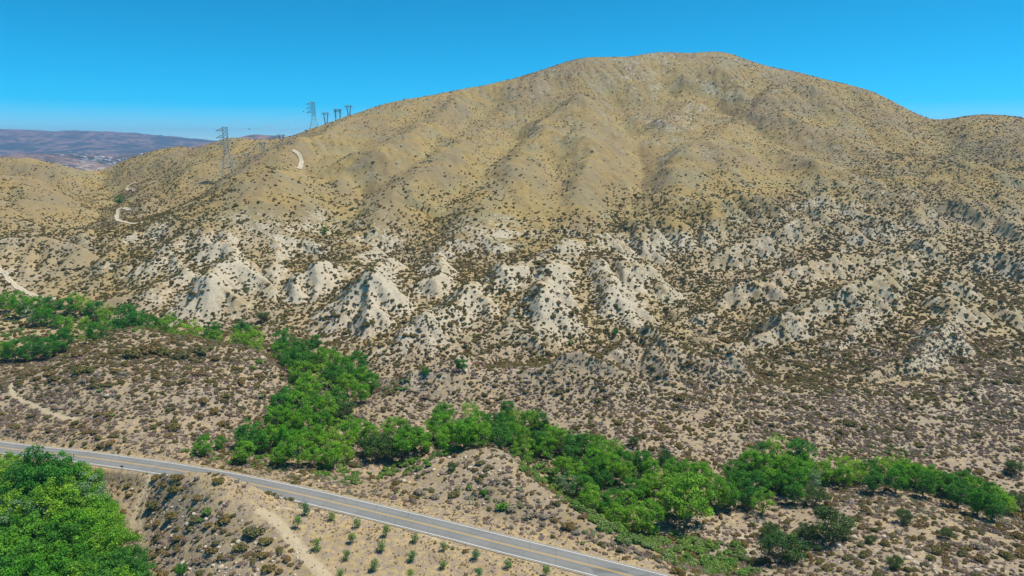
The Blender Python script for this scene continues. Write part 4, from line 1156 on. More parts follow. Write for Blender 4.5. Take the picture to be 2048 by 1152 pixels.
AREAS = [  # regions of the near ground in the photograph, for labels
 ("knoll", "on the left knoll", [(0,735),(270,650),(540,690),(590,760),(560,860),(430,870),(380,870),(0,830)]),
 ("cut", "on the tan road cut", [(0,830),(380,870),(420,935),(300,925),(0,886)]),
 ("slope", "on the stony slope", [(200,920),(350,935),(440,990),(560,1040),(660,1152),(290,1152),(240,1000)]),
 ("rocky", "on the rocky knoll", [(700,940),(860,930),(960,885),(1060,930),(1200,1040),(1400,1152),(1250,1120),(900,1030),(700,985)]),
 ("bank", "on the middle bank", [(740,830),(760,790),(860,745),(1000,728),(1180,728),(1240,800),(1000,800),(860,800)]),
 ("flat", "on the right flat", [(1000,740),(1400,745),(2048,735),(2048,960),(1650,880),(1250,880),(1100,830)]),
 ("lower", "on the lower right bank", [(1500,1152),(1560,1120),(1660,1040),(1700,980),(2048,1000),(2048,1152)]),
 ("wash", "beside the dry wash", [(400,870),(900,900),(1060,900),(1500,1000),(1700,980),(1640,1060),(1500,1152),(1380,1152),(1100,990),(700,970),(380,940)]),
]
def area_of(u, v):
    for k_, txt, poly in AREAS:
        if inpoly(np.array([u]), np.array([v]), poly)[0]: return txt
    if v < 460: return "on the golden grass mountain"
    if v < 735: return "on the pale badland hills"
    return "beside the road verge"
def plants(name, noun, cat, X, Y, Z, rad_, U, V_, n_ind, near_src, far_src, far_from, label, seed, stems=True):
    ind = pick_visible(X, Y, Z, rad_, U, V_, n_ind) if n_ind else np.array([], int)
    r = random.Random(seed)
    proto = {}
    wh = {}
    for i in ind: wh.setdefault(area_of(float(U[i]), float(V_[i])), []).append(i)
    LAB = {}
    for where, lst in wh.items():
        med = np.median(rad_[lst])
        labs = named([(("large " if rad_[i] > med * 1.15 else "small " if rad_[i] < med * .87 else "") + noun + " " + where, float(U[i]), float(V_[i]), 1) for i in lst])
        for i, s_ in zip(lst, labs): LAB[i] = s_
    for i in ind:
        where = area_of(float(U[i]), float(V_[i]))
        m = near_src[r.randrange(len(near_src))]
        t = tag(link(name, None, None, (X[i], Y[i], Z[i] - .05 * rad_[i]), r.uniform(0, 6.28), (rad_[i] * r.uniform(.85, 1.2), rad_[i] * r.uniform(.85, 1.2), rad_[i] * r.uniform(.8, 1.15))),
                LAB[i], cat, noun + "s " + where)
        link("foliage", m, t)
        if stems: link("stems", STEMS[r.randrange(3)], t)
    rest = np.ones(len(X), bool); rest[ind] = False
    pts = np.stack([X, Y, Z - .05 * rad_], -1)
    nearm = rest & (np.hypot(X, Y) < far_from); farm = rest & ~nearm
    if nearm.any(): scatter(name + "_cover", pts[nearm], rad_[nearm], near_src, label, seed)
    if farm.any(): scatter(name + "_cover", pts[farm], rad_[farm], far_src, label + ", small with distance", seed + 1)

# dark chaparral of the hills
X, Y, r = fan_points(420000, 330, 1420, 900)
d, Z, U, V_ = chap_density(X, Y)
k_ = r.random(len(X)) < d * .95
X, Y, Z, U, V_ = X[k_], Y[k_], Z[k_], U[k_], V_[k_]
rad_ = r.lognormal(math.log(.95), .33, len(X)) * (1 - .30 * sstep(600, 900, np.hypot(X, Y)))
i = thin(X, Y, Z, rad_, 1.4)
hills = (X[i], Y[i], Z[i], rad_[i], U[i], V_[i])
# near slopes: knolls, banks, flats
X, Y, r = fan_points(52000, 110, 345, 901)
d, Z, U, V_ = chap_density(X, Y)
bare = inpoly(U, V_, [(0,930),(150,925),(225,1040),(280,1152),(0,1152)])
k_ = (r.random(len(X)) < d * .62) & ~bare
X, Y, Z, U, V_ = X[k_], Y[k_], Z[k_], U[k_], V_[k_]
rad_ = r.lognormal(math.log(.85), .36, len(X))
i = thin(X, Y, Z, rad_, 1.5)
X, Y, Z, rad_, U, V_ = [np.concatenate([a_[i], b2]) for a_, b2 in zip((X, Y, Z, rad_, U, V_), hills)]
plants("chaparral_shrub", "olive brown shrub", "shrub", X, Y, Z, rad_, U, V_, 190, SHRUBS["chap"], SHRUBS["chapfar"], 345, "scattered dark chaparral too dense to count on the hills", 1000)
# low mauve and brown sagebrush
X, Y, r = fan_points(210000, 110, 460, 902)
Z = ground(X, Y); U, V_ = to_px(X, Y, Z)
s = zone(SAGE, X, Y, Z) ** 1.4 * np.clip(1 + 1.5 * fbm(X / 9, Y / 9, 3, 97) + .8 * fbm(X / 40, Y / 40, 2, 98), .03, 3)
s *= np.where(inpoly(U, V_, FIELD), .12, 1) * road_ok(X, Y, 6.5) * np.where(inpoly(U, V_, [(0,930),(150,925),(225,1040),(280,1152),(0,1152)]), 0, 1)
s *= np.where(np.hypot(X, Y) < 230, .75, 1)
k_ = r.random(len(X)) < s * .85
X, Y, Z, U, V_ = X[k_], Y[k_], Z[k_], U[k_], V_[k_]
rad_ = r.lognormal(math.log(.62), .34, len(X))
plants("sagebrush", "mauve brown sagebrush", "sagebrush", X, Y, Z, rad_, U, V_, 260, SHRUBS["sage"], SHRUBS["sage"], 9999, "low mauve and brown sagebrush covering the slopes", 1010)
# polygons filled by eye
def fill(poly, n, seed, jitter=0):
    r = np.random.default_rng(seed); p = np.asarray(poly, float); out = []
    lo, hi_ = p.min(0), p.max(0)
    while len(out) < n:
        q = r.uniform(lo, hi_)
        if inpoly(q[:1], q[1:], poly)[0]: out.append(hit(*q))
    return np.array(out)
SCRUB = [([(1010,895),(1060,905),(1120,960),(1200,1005),(1262,1060),(1330,1085),(1250,1090),(1110,992),(1050,945)], 190, (.7, 2.4)),
 ([(1260,1080),(1330,1080),(1420,1100),(1500,1152),(1390,1152),(1300,1110)], 95, (.6, 2.3)), ([(1330,1060),(1480,1090),(1520,1152),(1430,1152)], 65, (.6, 2.2)),
 ([(640,925),(720,925),(760,960),(700,975),(620,950)], 50, (.8, 1.8)), ([(840,915),(960,885),(1010,888),(940,893),(860,935),(760,955),(770,925)], 90, (.7, 1.6)),
 ([(200,640),(330,660),(540,690),(500,696),(330,672),(230,660)], 60, (.8, 1.7)), ([(560,690),(640,690),(740,740),(700,820),(760,870),(560,930),(450,900),(540,800)], 160, (.7, 1.7)),
 ([(850,890),(1100,850),(1250,890),(1450,940),(1600,940),(1690,960),(1500,1010),(1300,1040),(1200,990),(1060,900)], 220, (.7, 1.7)),
 ([(540,860),(760,880),(1000,850),(1250,900),(1450,960),(1440,1010),(1250,960),(1000,890),(760,915),(560,930)], 160, (1.0, 2.2)), ([(0,610),(180,620),(330,660),(200,670),(60,720),(0,730)], 90, (1.0, 2.0)), ([(1460,960),(1660,950),(2040,1000),(2000,1010),(1700,965),(1500,1000)], 90, (.9, 1.9)),
 ([(360,900),(470,905),(560,930),(600,950),(500,935),(380,915)], 50, (.7, 1.5)), ([(770,770),(840,755),(800,790),(760,800)], 18, (.8, 1.4)),
 ([(20,600),(180,620),(250,650),(120,690),(40,720),(0,720)], 90, (.8, 1.6)), ([(1640,900),(1800,890),(1900,920),(1800,925),(1660,925)], 50, (.5, 1.1)),
 ([(1540,1080),(1640,1050),(1720,1040),(1700,1065),(1560,1120)], 40, (.7, 1.3))]
P_, R_ = [], []
for i, (poly, n, (a0, a1)) in enumerate(SCRUB):
    q = fill(poly, n, 700 + i); P_.append(q); R_.append(np.random.default_rng(720 + i).uniform(a0, a1, n))
P_ = np.concatenate(P_); R_ = np.concatenate(R_); U, V_ = to_px(P_[:, 0], P_[:, 1], P_[:, 2])
plants("green_shrub", "dull green shrub", "shrub", P_[:, 0], P_[:, 1], P_[:, 2], R_, U, V_, 230, SHRUBS["scrub"], SHRUBS["scrub"], 9999, "dense dull green scrub filling the creek bed", 1020)
GREY = [([(740,985),(900,975),(1010,960),(1120,1010),(1100,1060),(960,1000),(840,1000)], 60, (.5, 1.2)), ([(500,925),(600,935),(760,985),(640,965),(520,945)], 60, (.5, 1.1)),
 ([(1640,960),(1760,980),(1900,1000),(2048,1030),(2048,1060),(1850,1040),(1680,1010)], 150, (.4, 1.1)), ([(1100,1030),(1250,1090),(1400,1140),(1330,1140),(1150,1070)], 50, (.5, 1.1)), ([(640,960),(760,985),(720,1000)], 20, (.5, 1.0))]
P_, R_ = [], []
for i, (poly, n, (a0, a1)) in enumerate(GREY):
    q = fill(poly, n, 740 + i); P_.append(q); R_.append(np.random.default_rng(760 + i).uniform(a0, a1, n))
P_ = np.concatenate(P_); R_ = np.concatenate(R_); U, V_ = to_px(P_[:, 0], P_[:, 1], P_[:, 2])
plants("grey_brush", "grey brush", "brush", P_[:, 0], P_[:, 1], P_[:, 2], R_, U, V_, 150, SHRUBS["grey"] + SHRUBS["sagegreen"], SHRUBS["grey"] + SHRUBS["sagegreen"], 9999, "grey brush scattered along the creek", 1030)

# bushes one can pick out near the road, placed by eye (u, v, width, kind)
BUSH = {"on the stony slope": [(328,950,13,"c"),(352,952,20,"c"),(363,953,14,"c"),(347,975,32,"c"),(328,967,18,"c"),(395,993,17,"c"),(306,1008,32,"c"),(311,953,18,"c"),(416,1022,22,"s"),(403,1039,14,"s"),(344,1028,28,"c"),(453,1033,30,"c"),(418,1047,18,"c"),(359,1072,20,"c"),(318,1061,20,"m"),(324,1088,18,"m"),(340,1119,16,"m"),(449,1059,14,"c"),(458,1067,12,"c"),(470,1078,14,"c"),(425,1098,24,"c"),(479,1094,28,"c"),(527,1106,26,"c"),(504,1059,44,"c"),(531,1078,32,"c"),(558,1098,22,"c"),(574,1115,20,"c"),(582,1127,14,"c"),(537,1135,26,"c"),(392,1117,18,"m"),(400,1143,24,"c"),(357,1096,16,"c"),(435,1084,14,"c"),(381,1015,10,"c"),(334,998,12,"c"),(466,1030,14,"c"),(300,1110,16,"c"),(330,1146,18,"c"),(455,1115,16,"m"),(480,1125,18,"m"),(420,1120,16,"m"),(505,1120,18,"c"),(560,1140,18,"c"),(375,1060,14,"m"),(355,1050,14,"m"),(490,1105,14,"m")],
 "along the bench edge": [(436,959,22,"c"),(489,970,13,"g"),(537,983,14,"c"),(548,988,12,"c"),(556,992,15,"g"),(580,998,15,"c"),(599,1005,12,"m"),(394,955,16,"g"),(460,966,10,"g"),(570,995,12,"m"),(930,1100,14,"c"),(905,1095,9,"s"),(870,1085,9,"c")],
 "on the rocky knoll": [(964,950,14,"c"),(891,956,11,"c"),(908,988,24,"c"),(870,988,28,"g"),(841,981,24,"g"),(916,973,16,"g"),(938,973,16,"s"),(953,985,20,"g"),(968,983,20,"s"),(981,981,16,"g"),(1003,1010,32,"s"),(1024,1013,30,"g"),(1056,1028,26,"g"),(1089,1030,22,"g"),(979,1016,14,"c"),(1026,1031,16,"g"),(1110,1038,16,"c"),(1086,1046,18,"g"),(1063,983,14,"c"),(1096,1011,14,"c"),(1037,948,12,"c"),(1017,938,14,"m"),(1006,910,14,"g"),(956,914,14,"m"),(1046,970,12,"m"),(1079,985,14,"m"),(1021,953,10,"m"),(836,951,14,"c"),(863,966,9,"m"),(813,945,20,"s"),(1130,1050,16,"g"),(1155,1062,20,"g"),(1180,1070,18,"m"),(1215,1085,16,"m"),(1240,1095,20,"g"),(1290,1105,24,"m"),(1320,1120,16,"g"),(1165,1085,10,"s"),(1350,1118,22,"s")],
 "on the lower right bank": [(1695,1112,20,"c"),(1720,1128,18,"c"),(1640,1122,18,"c"),(1745,1122,16,"c"),(1660,1132,18,"m"),(1700,1142,22,"m"),(1830,1150,18,"c"),(1965,1116,26,"c"),(2010,1108,26,"c"),(1925,1105,20,"c"),(2035,1070,22,"c"),(1905,1085,14,"g"),(1950,1090,22,"g"),(1990,1060,20,"m"),(2020,1052,20,"m"),(1965,1056,16,"m"),(1770,1085,18,"c"),(1800,1062,20,"g"),(1835,1048,16,"c"),(1765,1140,12,"g"),(1890,1120,12,"c"),(2042,1098,14,"c"),(1860,1100,16,"g"),(1815,1080,12,"g")],
 "on the left knoll": [(282,738,14,"c"),(235,740,16,"c"),(160,738,26,"c"),(183,738,18,"c"),(300,722,12,"c"),(265,705,30,"c"),(300,695,34,"c"),(330,700,30,"c"),(365,705,32,"c"),(400,700,30,"c"),(420,692,20,"c"),(240,700,16,"c"),(225,705,14,"c"),(155,707,20,"c"),(130,712,16,"c"),(172,700,12,"c"),(250,725,16,"c"),(310,752,16,"c"),(270,757,14,"c"),(365,760,18,"c"),(400,745,20,"c"),(430,715,20,"c"),(470,735,14,"c"),(485,762,22,"c"),(500,755,14,"c"),(520,722,16,"s"),(505,734,12,"s"),(338,818,14,"c"),(348,850,26,"c"),(320,845,16,"c"),(430,820,18,"c"),(450,790,18,"c"),(405,800,20,"c"),(415,868,14,"s"),(190,862,16,"c"),(165,850,14,"c"),(150,845,16,"c"),(110,755,18,"c"),(75,755,16,"c"),(100,745,20,"c"),(200,780,12,"s"),(225,830,9,"s"),(60,830,16,"c"),(245,745,16,"g"),(165,760,18,"g"),(520,790,18,"g"),(455,845,14,"m"),(485,840,12,"m")]}
KN = {"c": ("olive brown shrub", "chaparral_shrub", "shrub", "chap"), "m": ("mauve brown sagebrush", "sagebrush", "sagebrush", "sage"), "g": ("grey bush", "grey_brush", "brush", "grey"), "s": ("dark green bush", "green_shrub", "shrub", "scrub")}
for where, lst in BUSH.items():
    labs = named([((("big " if w >= 20 else "") + KN[k_][0] + " standing " + where), u, v, w) for u, v, w, k_ in lst])
    for q, ((u, v, w, k_), lab) in enumerate(zip(lst, labs)):
        noun, nm, cat, sk = KN[k_]; rr2 = random.Random(u * 7 + v)
        p = hit(u, v + w * .28); rad2 = w / FPX * math.hypot(p[0], p[1]) * 1.1 * .55
        t = tag(link(nm, None, None, (p[0], p[1], p[2] - .05 * rad2), rr2.uniform(0, 6.28), (rad2, rad2 * rr2.uniform(.85, 1.1), rad2 * rr2.uniform(.85, 1.1))), lab, cat, noun + "s standing " + where)
        link("foliage", SHRUBS[sk][rr2.randrange(len(SHRUBS[sk]))], t); link("stems", STEMS[q % 3], t)
# ------------------------------------------------------------------ boulders and rubble
import bmesh
def rock_mesh(seed, M, sub=2):
    r = np.random.default_rng(seed)
    bm = bmesh.new(); bmesh.ops.create_icosphere(bm, subdivisions=sub, radius=1.0)
    ax = r.normal(size=(9, 3)); ax /= np.linalg.norm(ax, axis=1)[:, None]; cut = r.uniform(.55, .9, 9)
    st = np.array([r.uniform(.85, 1.2), r.uniform(.7, .95), r.uniform(.5, .75)])
    for v in bm.verts:
        p = np.array(v.co)
        for a_, c_ in zip(ax, cut):
            dd = p @ a_
            if dd > c_: p = p - a_ * (dd - c_) * .9
        v.co = Vector(p * st * (1 + r.normal(0, .025)))
    V = [tuple(v.co) for v in bm.verts]; F = [tuple(v.index for v in f.verts) for f in bm.faces]; bm.free()
    return mesh_np("boulder", V, F, False, None, [M])
ROCKS = [rock_mesh(800 + i, M_rock) for i in range(6)]; ROCKS2 = [rock_mesh(820 + i, M_rock2) for i in range(3)]
PEB = [rock_mesh(840 + i, M_rock, 1) for i in range(4)]; PEB2 = [rock_mesh(850 + i, M_rock2, 1) for i in range(2)]
def boulder(u, v, w, i, lab, group, orange=False):
    p = hit(u, v); rad_ = w / FPX * math.hypot(p[0], p[1]) * 1.1 * .55
    r = random.Random(i)
    m = (ROCKS2 if orange else ROCKS)[i % (3 if orange else 6)]
    o = link("boulder", m, None, (p[0], p[1], p[2] + rad_ * .12), 0, (rad_, rad_, rad_))
    o.rotation_euler = (r.uniform(-.3, .3), r.uniform(-.3, .3), r.uniform(0, 6.28))
    return tag(o, lab, "boulder", group)
def ordinal(i): return ["first", "second", "third", "fourth", "fifth", "sixth", "seventh", "eighth", "ninth", "tenth", "eleventh", "twelfth", "13th", "14th", "15th", "16th", "17th", "18th", "19th", "20th", "21st", "22nd", "23rd", "24th", "25th", "26th", "27th", "28th", "29th", "30th"][min(i, 29)]
BO = {"on the stony slope left of the orchard track": [(265,979,7),(324,981,7),(309,1028,8),(388,1028,9),(387,1040,7),(373,1048,7),(338,1056,9),(384,1061,7),(346,1072,9),(476,1084,10),(438,1095,8),(524,1094,9),(403,1102,6),(426,1132,8),(441,1135,13),(452,1136,7),(379,1138,8),(516,1141,9),(509,1149,8),(545,1123,7),(438,1143,6),(531,1146,7),(344,1014,5),(446,1086,5),(432,1070,5),(450,1060,5)],
 "on the rocky knoll between road and creek": [(932,915,8),(924,919,7),(940,936,11),(950,936,6),(868,940,10),(977,946,7),(981,949,6),(807,962,12),(877,951,6),(968,936,5),(1021,961,5),(1013,917,10),(846,1000,5),(929,1028,5),(968,1008,6),(985,942,5),(991,947,5),(999,952,5),(941,924,5),(946,927,5),(912,905,5),(855,955,5),(892,948,5),(965,948,5),(935,905,5)],
 "on the lower right bank near the picture corner": [(1702,1062,12),(1709,1076,14),(1675,1092,13),(1693,1080,7),(1768,1075,10),(1784,1072,8),(1816,1118,15),(1838,1130,9),(1849,1137,9),(1891,1142,9),(1955,1143,12),(1650,1078,6),(1654,1095,6),(1737,1057,7),(1634,1072,8),(1812,1135,7),(1694,1086,7),(1872,1147,8),(1789,1080,6),(1684,1074,6),(1826,1112,6),(1860,1128,6),(1750,1095,5)],
 "on the low left knoll above the road": [(345,853,8),(337,858,8),(215,792,9),(525,716,8),(505,695,7),(492,708,7),(420,745,9),(405,838,6),(480,812,7),(530,790,6),(545,765,6),(275,676,5),(440,785,5),(330,742,5),(535,742,8),(543,774,6)],
 "on the pale stony flat above the right creek grove": [(1345,893,9),(1425,905,9),(1350,905,6),(1432,912,7),(1478,835,7),(1640,872,5),(1415,898,7),(1330,900,5)]}
bi = 0
for where, lst in BO.items():
    order = sorted(range(len(lst)), key=lambda q: lst[q][0])
    rank = {q: n_ for n_, q in enumerate(order)}
    big = max(range(len(lst)), key=lambda q: lst[q][2])
    for q, (u, v, w) in enumerate(lst):
        lab = ("largest pale boulder " + where) if q == big else (("large" if w >= 9 else "mid-sized" if w >= 7 else "small") + " pale boulder " + where + ", " + ordinal(rank[q]) + " from left")
        boulder(u, v, w, bi, lab, "pale boulders " + where); bi += 1
for u, v, w, lab in [(595,950,9,"leftmost orange rock on the crest of the far road verge"),(613,955,10,"largest orange rock on the crest of the far road verge"),(637,963,8,"flat orange rock on the crest of the far road verge"),(668,974,12,"rightmost orange rock on the crest of the far road verge"),(818,966,11,"rust brown flat boulder beside the pale one on the rocky knoll"),(1101,996,8,"single yellow rock on the right ridge of the rocky knoll")]:
    boulder(u, v, w, bi, lab, "orange rocks by the road", True); bi += 1
PB = [([(290,990),(440,1000),(560,1050),(660,1152),(300,1152),(280,1060)], 420), ([(800,950),(900,905),(960,890),(1040,920),(1080,970),(980,980),(800,985)], 260), ([(1620,1080),(1780,1060),(2000,1140),(1980,1152),(1650,1152)], 420),
      ([(300,800),(500,780),(560,760),(540,850),(430,890),(330,880)], 140), ([(1040,740),(1200,745),(1120,800),(960,780)], 120), ([(1300,880),(1450,890),(1440,930),(1330,920)], 70), ([(500,690),(560,720),(540,740),(480,710)], 40), ([(0,610),(80,640),(110,700),(20,700)], 60), ([(1380,1020),(1520,1000),(1600,1040),(1480,1070)], 90)]
pp = np.concatenate([fill(poly, n, 860 + i) for i, (poly, n) in enumerate(PB)])
scatter("rubble", pp, np.random.default_rng(5).lognormal(math.log(.24), .5, len(pp)), PEB, "small pale stones strewn over the slopes", 870)
pq = np.concatenate([fill(poly, n, 880 + i) for i, (poly, n) in enumerate([([(0,840),(300,860),(330,900),(0,875)], 90), ([(300,1030),(330,1020),(360,1060),(330,1090),(300,1080)], 60), ([(560,940),(700,975),(690,985),(560,952)], 40)])])
scatter("rubble", pq, np.random.default_rng(6).lognormal(math.log(.22), .4, len(pq)), PEB2, "crumbly orange stones on the road cuts", 890)

# dry grass tufts and green weeds on the verges and the bench
GR = [shrub_mesh("dry_grass", M_straw, 560 + i, 70, .7, .4, lumps=4) for i in range(3)]
WEED = [shrub_mesh("green_weed", M_scrub, 570 + i, 60, .7, .4, lumps=3) for i in range(2)]
X, Y, r = fan_points(60000, 110, 330, 905)
Z = ground(X, Y); U, V_ = to_px(X, Y, Z); dd = sample_grid(RD, X, Y)
wgt = np.where((dd > 5) & (dd < 16), .8, 0) + np.where(inpoly(U, V_, FIELD), .25, 0) + .12 * (np.hypot(X, Y) < 260)
k_ = (r.random(len(X)) < wgt * np.clip(.7 + fbm(X / 5, Y / 5, 3, 99) * 1.5, 0, 1.5)) & (dd > 5)
scatter("dry_grass", np.stack([X, Y, Z], -1)[k_], r.uniform(.18, .45, k_.sum()), GR, "dry straw coloured grass tufts on the verges and the bench", 910)
k2 = (r.random(len(X)) < np.where((dd > 4.7) & (dd < 7.5), .12, np.where(inpoly(U, V_, FIELD), .012, 0)))
scatter("green_weeds", np.stack([X, Y, Z], -1)[k2], r.uniform(.2, .5, k2.sum()), WEED, "small green weeds along the road edge", 915)

# ------------------------------------------------------------------ pylons
def bars(segs, w):
    parts = []
    for a_, b2 in segs: parts.append(tube([a_, b2], [w, w], 4))
    V, F = join(parts); return V, F
def bar_mesh(name, segs, w, M=None):
    V, F = bars(segs, w); return mesh_np(name, V, F, False, None, [M or M_steel])
def lattice(levels, cx=0.0):
    """levels: (z, half width x, half width y) -> leg lines and bracing lines"""
    legs = []; br = []
    cor = lambda z, a_, b2: [(cx - a_, -b2, z), (cx + a_, -b2, z), (cx + a_, b2, z), (cx - a_, b2, z)]
    L = [cor(*l) for l in levels]
    for k_ in range(4): legs.append([(L[i][k_], L[i + 1][k_]) for i in range(len(L) - 1)])
    for i in range(len(L) - 1):
        for k_ in range(4):
            k2 = (k_ + 1) % 4
            br += [(L[i][k_], L[i + 1][k2]), (L[i][k2], L[i + 1][k_]), (L[i + 1][k_], L[i + 1][k2])]
    return legs, br
def pylon_arm(H_):
    legs, br = lattice([(0, 7, 7), (H_ * .22, 5.0, 5.0), (H_ * .40, 3.2, 3.2), (H_ * .52, 2.6, 2.6)] + [(H_ * (.52 + .48 * q / 7), 2.5 - .1 * q / 7, 2.5) for q in range(1, 8)])
    arms = []; ins = []
    for zf in (.93, .79, .65):
        z = H_ * zf; tip = (-9.5, 0, z - .6)
        arms.append([((-2.4, -2.4, z), tip), ((-2.4, 2.4, z), tip), ((-2.4, -2.4, z + 2.6), tip), ((-2.4, 2.4, z + 2.6), tip), ((-5.5, -1.2, z + 1.2), (-5.5, 1.2, z - .2)), ((-4, -1.8, z), (-4, 1.8, z + 1.8))])
        ins.append([((-9.2, 0, z - .6), (-6.5, 0, z - 4.2)), ((-3.6, 0, z), (-6.5, 0, z - 4.2))])
    top = [((-3.2, -2.4, H_), (3.2, -2.4, H_)), ((-3.2, 2.4, H_), (3.2, 2.4, H_)), ((-3.2, -2.4, H_), (3.2, 2.4, H_))]
    return legs, br, arms, ins, top
def pylon_delta(H_, w=6.6):
    wz = H_ * .76
    legs, br = lattice([(0, 4.2, 4.2), (H_ * .18, 3.4, 3.4), (H_ * .34, 2.6, 2.6), (H_ * .52, 1.9, 1.9), (wz, 1.3, 1.3)])
    top = []
    for s_ in (-1, 1):
        for yy in (-1, 1):
            top += [((s_ * 1.3, yy * 1.3, wz), (s_ * 3.5, yy * .9, H_ * .95)), ((s_ * .4, yy * 1.2, wz), (s_ * 2.6, yy * .9, H_ * .95))]
            for q in (.3, .6): top.append(((s_ * (1.3 + 2.2 * q), yy * 1.1, wz + (H_ * .95 - wz) * q), (s_ * (.4 + 2.2 * (q + .15)), yy * 1.1, wz + (H_ * .95 - wz) * (q + .15))))
        top.append(((s_ * 3.2, 0, H_ * .95), (s_ * 3.5, 0, H_)))
    arm = [((-w, 0, H_ * .95), (w, 0, H_ * .95))]
    for yy in (-.9, .9): arm += [((-4, yy, H_ * .95), (4, yy, H_ * .95)), ((-4, yy, H_ * .975), (4, yy, H_ * .975)), ((-w, 0, H_ * .95), (-4, yy, H_ * .975)), ((w, 0, H_ * .95), (4, yy, H_ * .975))]
    for q in range(-5, 5): arm.append(((q, .9, H_ * (.95 if q % 2 else .975)), (q + 1, .9, H_ * (.975 if q % 2 else .95))))
    ins = [[((s_ * w, 0, H_ * .95), (s_ * w, 0, H_ * .95 - 3.5))] for s_ in (-1, 1)] + [[((-2.2, 0, H_ * .95), (0, 0, H_ * .95 - 3.5)), ((2.2, 0, H_ * .95), (0, 0, H_ * .95 - 3.5))]]
    return legs, br, [arm], ins, top
def pylon_frame(H_, w=6.2):
    legs = []; br = []
    for cx in (-3.6, 3.6):
        l_, b2 = lattice([(H_ * q / 6, 1.1 - .35 * q / 6, 1.1 - .35 * q / 6) for q in range(7)], cx); legs += l_; br += b2
    for zf in (.25, .55, .72): br += [((-3.6, 0, H_ * zf), (3.6, 0, H_ * zf)), ((-3.6, 0, H_ * (zf - .12)), (3.6, 0, H_ * zf))]
    arm = [((-w, yy, H_ * .96), (w, yy, H_ * .96)) for yy in (-.6, .6)] + [((-w, yy, H_), (w, yy, H_)) for yy in (-.6, .6)]
    for q in range(-8, 8): arm.append(((q * w / 8, .6, H_ * (.96 if q % 2 else 1)), ((q + 1) * w / 8, .6, H_ * (1 if q % 2 else .96))))
    ins = [[((x, 0, H_ * .96), (x, 0, H_ * .96 - 4))] for x in (-w, -1.5, w)] + [[((1.5, 0, H_ * .96), (0, 0, H_ * .96 - 3))]]
    return legs, br, [arm], ins, []
def pylon(u, vtop, Y, fn, lab, rot, legw=.25, brw=.11, Hmin=38, base_v=None):
    tp = at_Y(u, vtop, Y); gz = float(ground(tp[0], tp[1]))
    H_ = max(Hmin, tp[2] - gz)
    base = tp[2] - H_
    legs, br, arms, ins, top = fn(H_)
    t = tag(link("transmission_tower", None, None, (tp[0], tp[1], base), rot), lab, "pylon", "steel lattice pylons on the left ridge")
    n_ = max(0.0, base - gz)
    for l_ in legs: link("leg", bar_mesh("leg", l_, legw), t)
    link("bracing", bar_mesh("bracing", br, brw), t)
    for a_ in arms: link("crossarm", bar_mesh("crossarm", a_, brw * 2.0), t)
    for a_ in ins: link("insulator", bar_mesh("insulator", a_, brw * .9), t)
    if top: link("tower_head", bar_mesh("tower_head", top, brw * 2.0), t)
    return t, tp, H_
T1 = pylon(449, 254, float(hit(455, 352)[1]), pylon_arm, "nearest and tallest lattice pylon standing in front of the left ridge", .25)
T2 = pylon(626, 204, 985, pylon_arm, "big lattice pylon with three left arms rising above the ridge skyline", .25)
pylon(651, 222, 1120, pylon_delta, "small pylon with a V-shaped head, right of the big skyline pylon", .1, .24, .12)
pylon(675, 218, 1130, pylon_frame, "flat topped twin column pylon on the skyline", .1, .24, .12)
pylon(697, 209, 1090, pylon_delta, "horned pylon furthest right on the skyline", .1, .24, .12)
pylon(562, 268, 930, pylon_delta, "slim pylon with a wide flat head in front of the ridge end", .1, .2, .1)
pylon(525, 284, 880, pylon_delta, "dark pylon standing on the hillside right of the nearest pylon", .2, .2, .1, 30)
pylon(493, 306, 860, pylon_delta, "faint thin pylon between the two hillside pylons", .2, .14, .07, 20)
# the power line with marker balls between the two big pylons
mb = NT("marker_ball_paint", .6); M_ball = mb.col((.10, .11, .14)); mb2 = NT("pale_marker_ball_paint", .6); M_ball2 = mb2.col((.75, .62, .55))
def wire(A, B, sag, n=24):
    return [A + (B - A) * q - np.array([0, 0, sag * 4 * q * (1 - q)]) for q in np.linspace(0, 1, n)]
def sph(rad_, M, name):
    bm = bmesh.new(); bmesh.ops.create_icosphere(bm, subdivisions=2, radius=rad_)
    V = [tuple(v.co) for v in bm.verts]; F = [tuple(v.index for v in f.verts) for f in bm.faces]; bm.free()
    return mesh_np(name, V, F, True, None, [M])
def tip(T, off):
    t, tp, H_ = T; c_, s_ = math.cos(.25), math.sin(.25)
    return np.array([tp[0] + off[0] * c_, tp[1] + off[0] * s_, tp[2] + off[1]])
lines = [("topmost power line with marker balls between the two big pylons", (3, 0), 14), ("upper power line from arm tip to arm tip of the big pylons", (-6.5, -8.5), 20), ("middle power line between the arms of the two big pylons", (-6.5, -16.5), 22), ("lowest power line between the arms of the two big pylons", (-6.5, -24.5), 24)]
for q, (lab, off, sag) in enumerate(lines):
    w_ = wire(tip(T1, off), tip(T2, off), sag)
    V, F = tube(w_, [.085] * len(w_), 4)
    o = tag(link("power_line", mesh_np("power_line", V, F, False, None, [M_steel])), lab, "cable", "power lines between the pylons")
    if q == 0:
        for k_, f_ in enumerate((.2, .4, .6, .83)):
            w2 = wire(tip(T1, off), tip(T2, off), sag, 1001)[int(f_ * 1000)]
            link("marker_ball", sph(.75, M_ball if k_ in (0, 3) else M_ball2, "marker_ball"), o, tuple(w2))

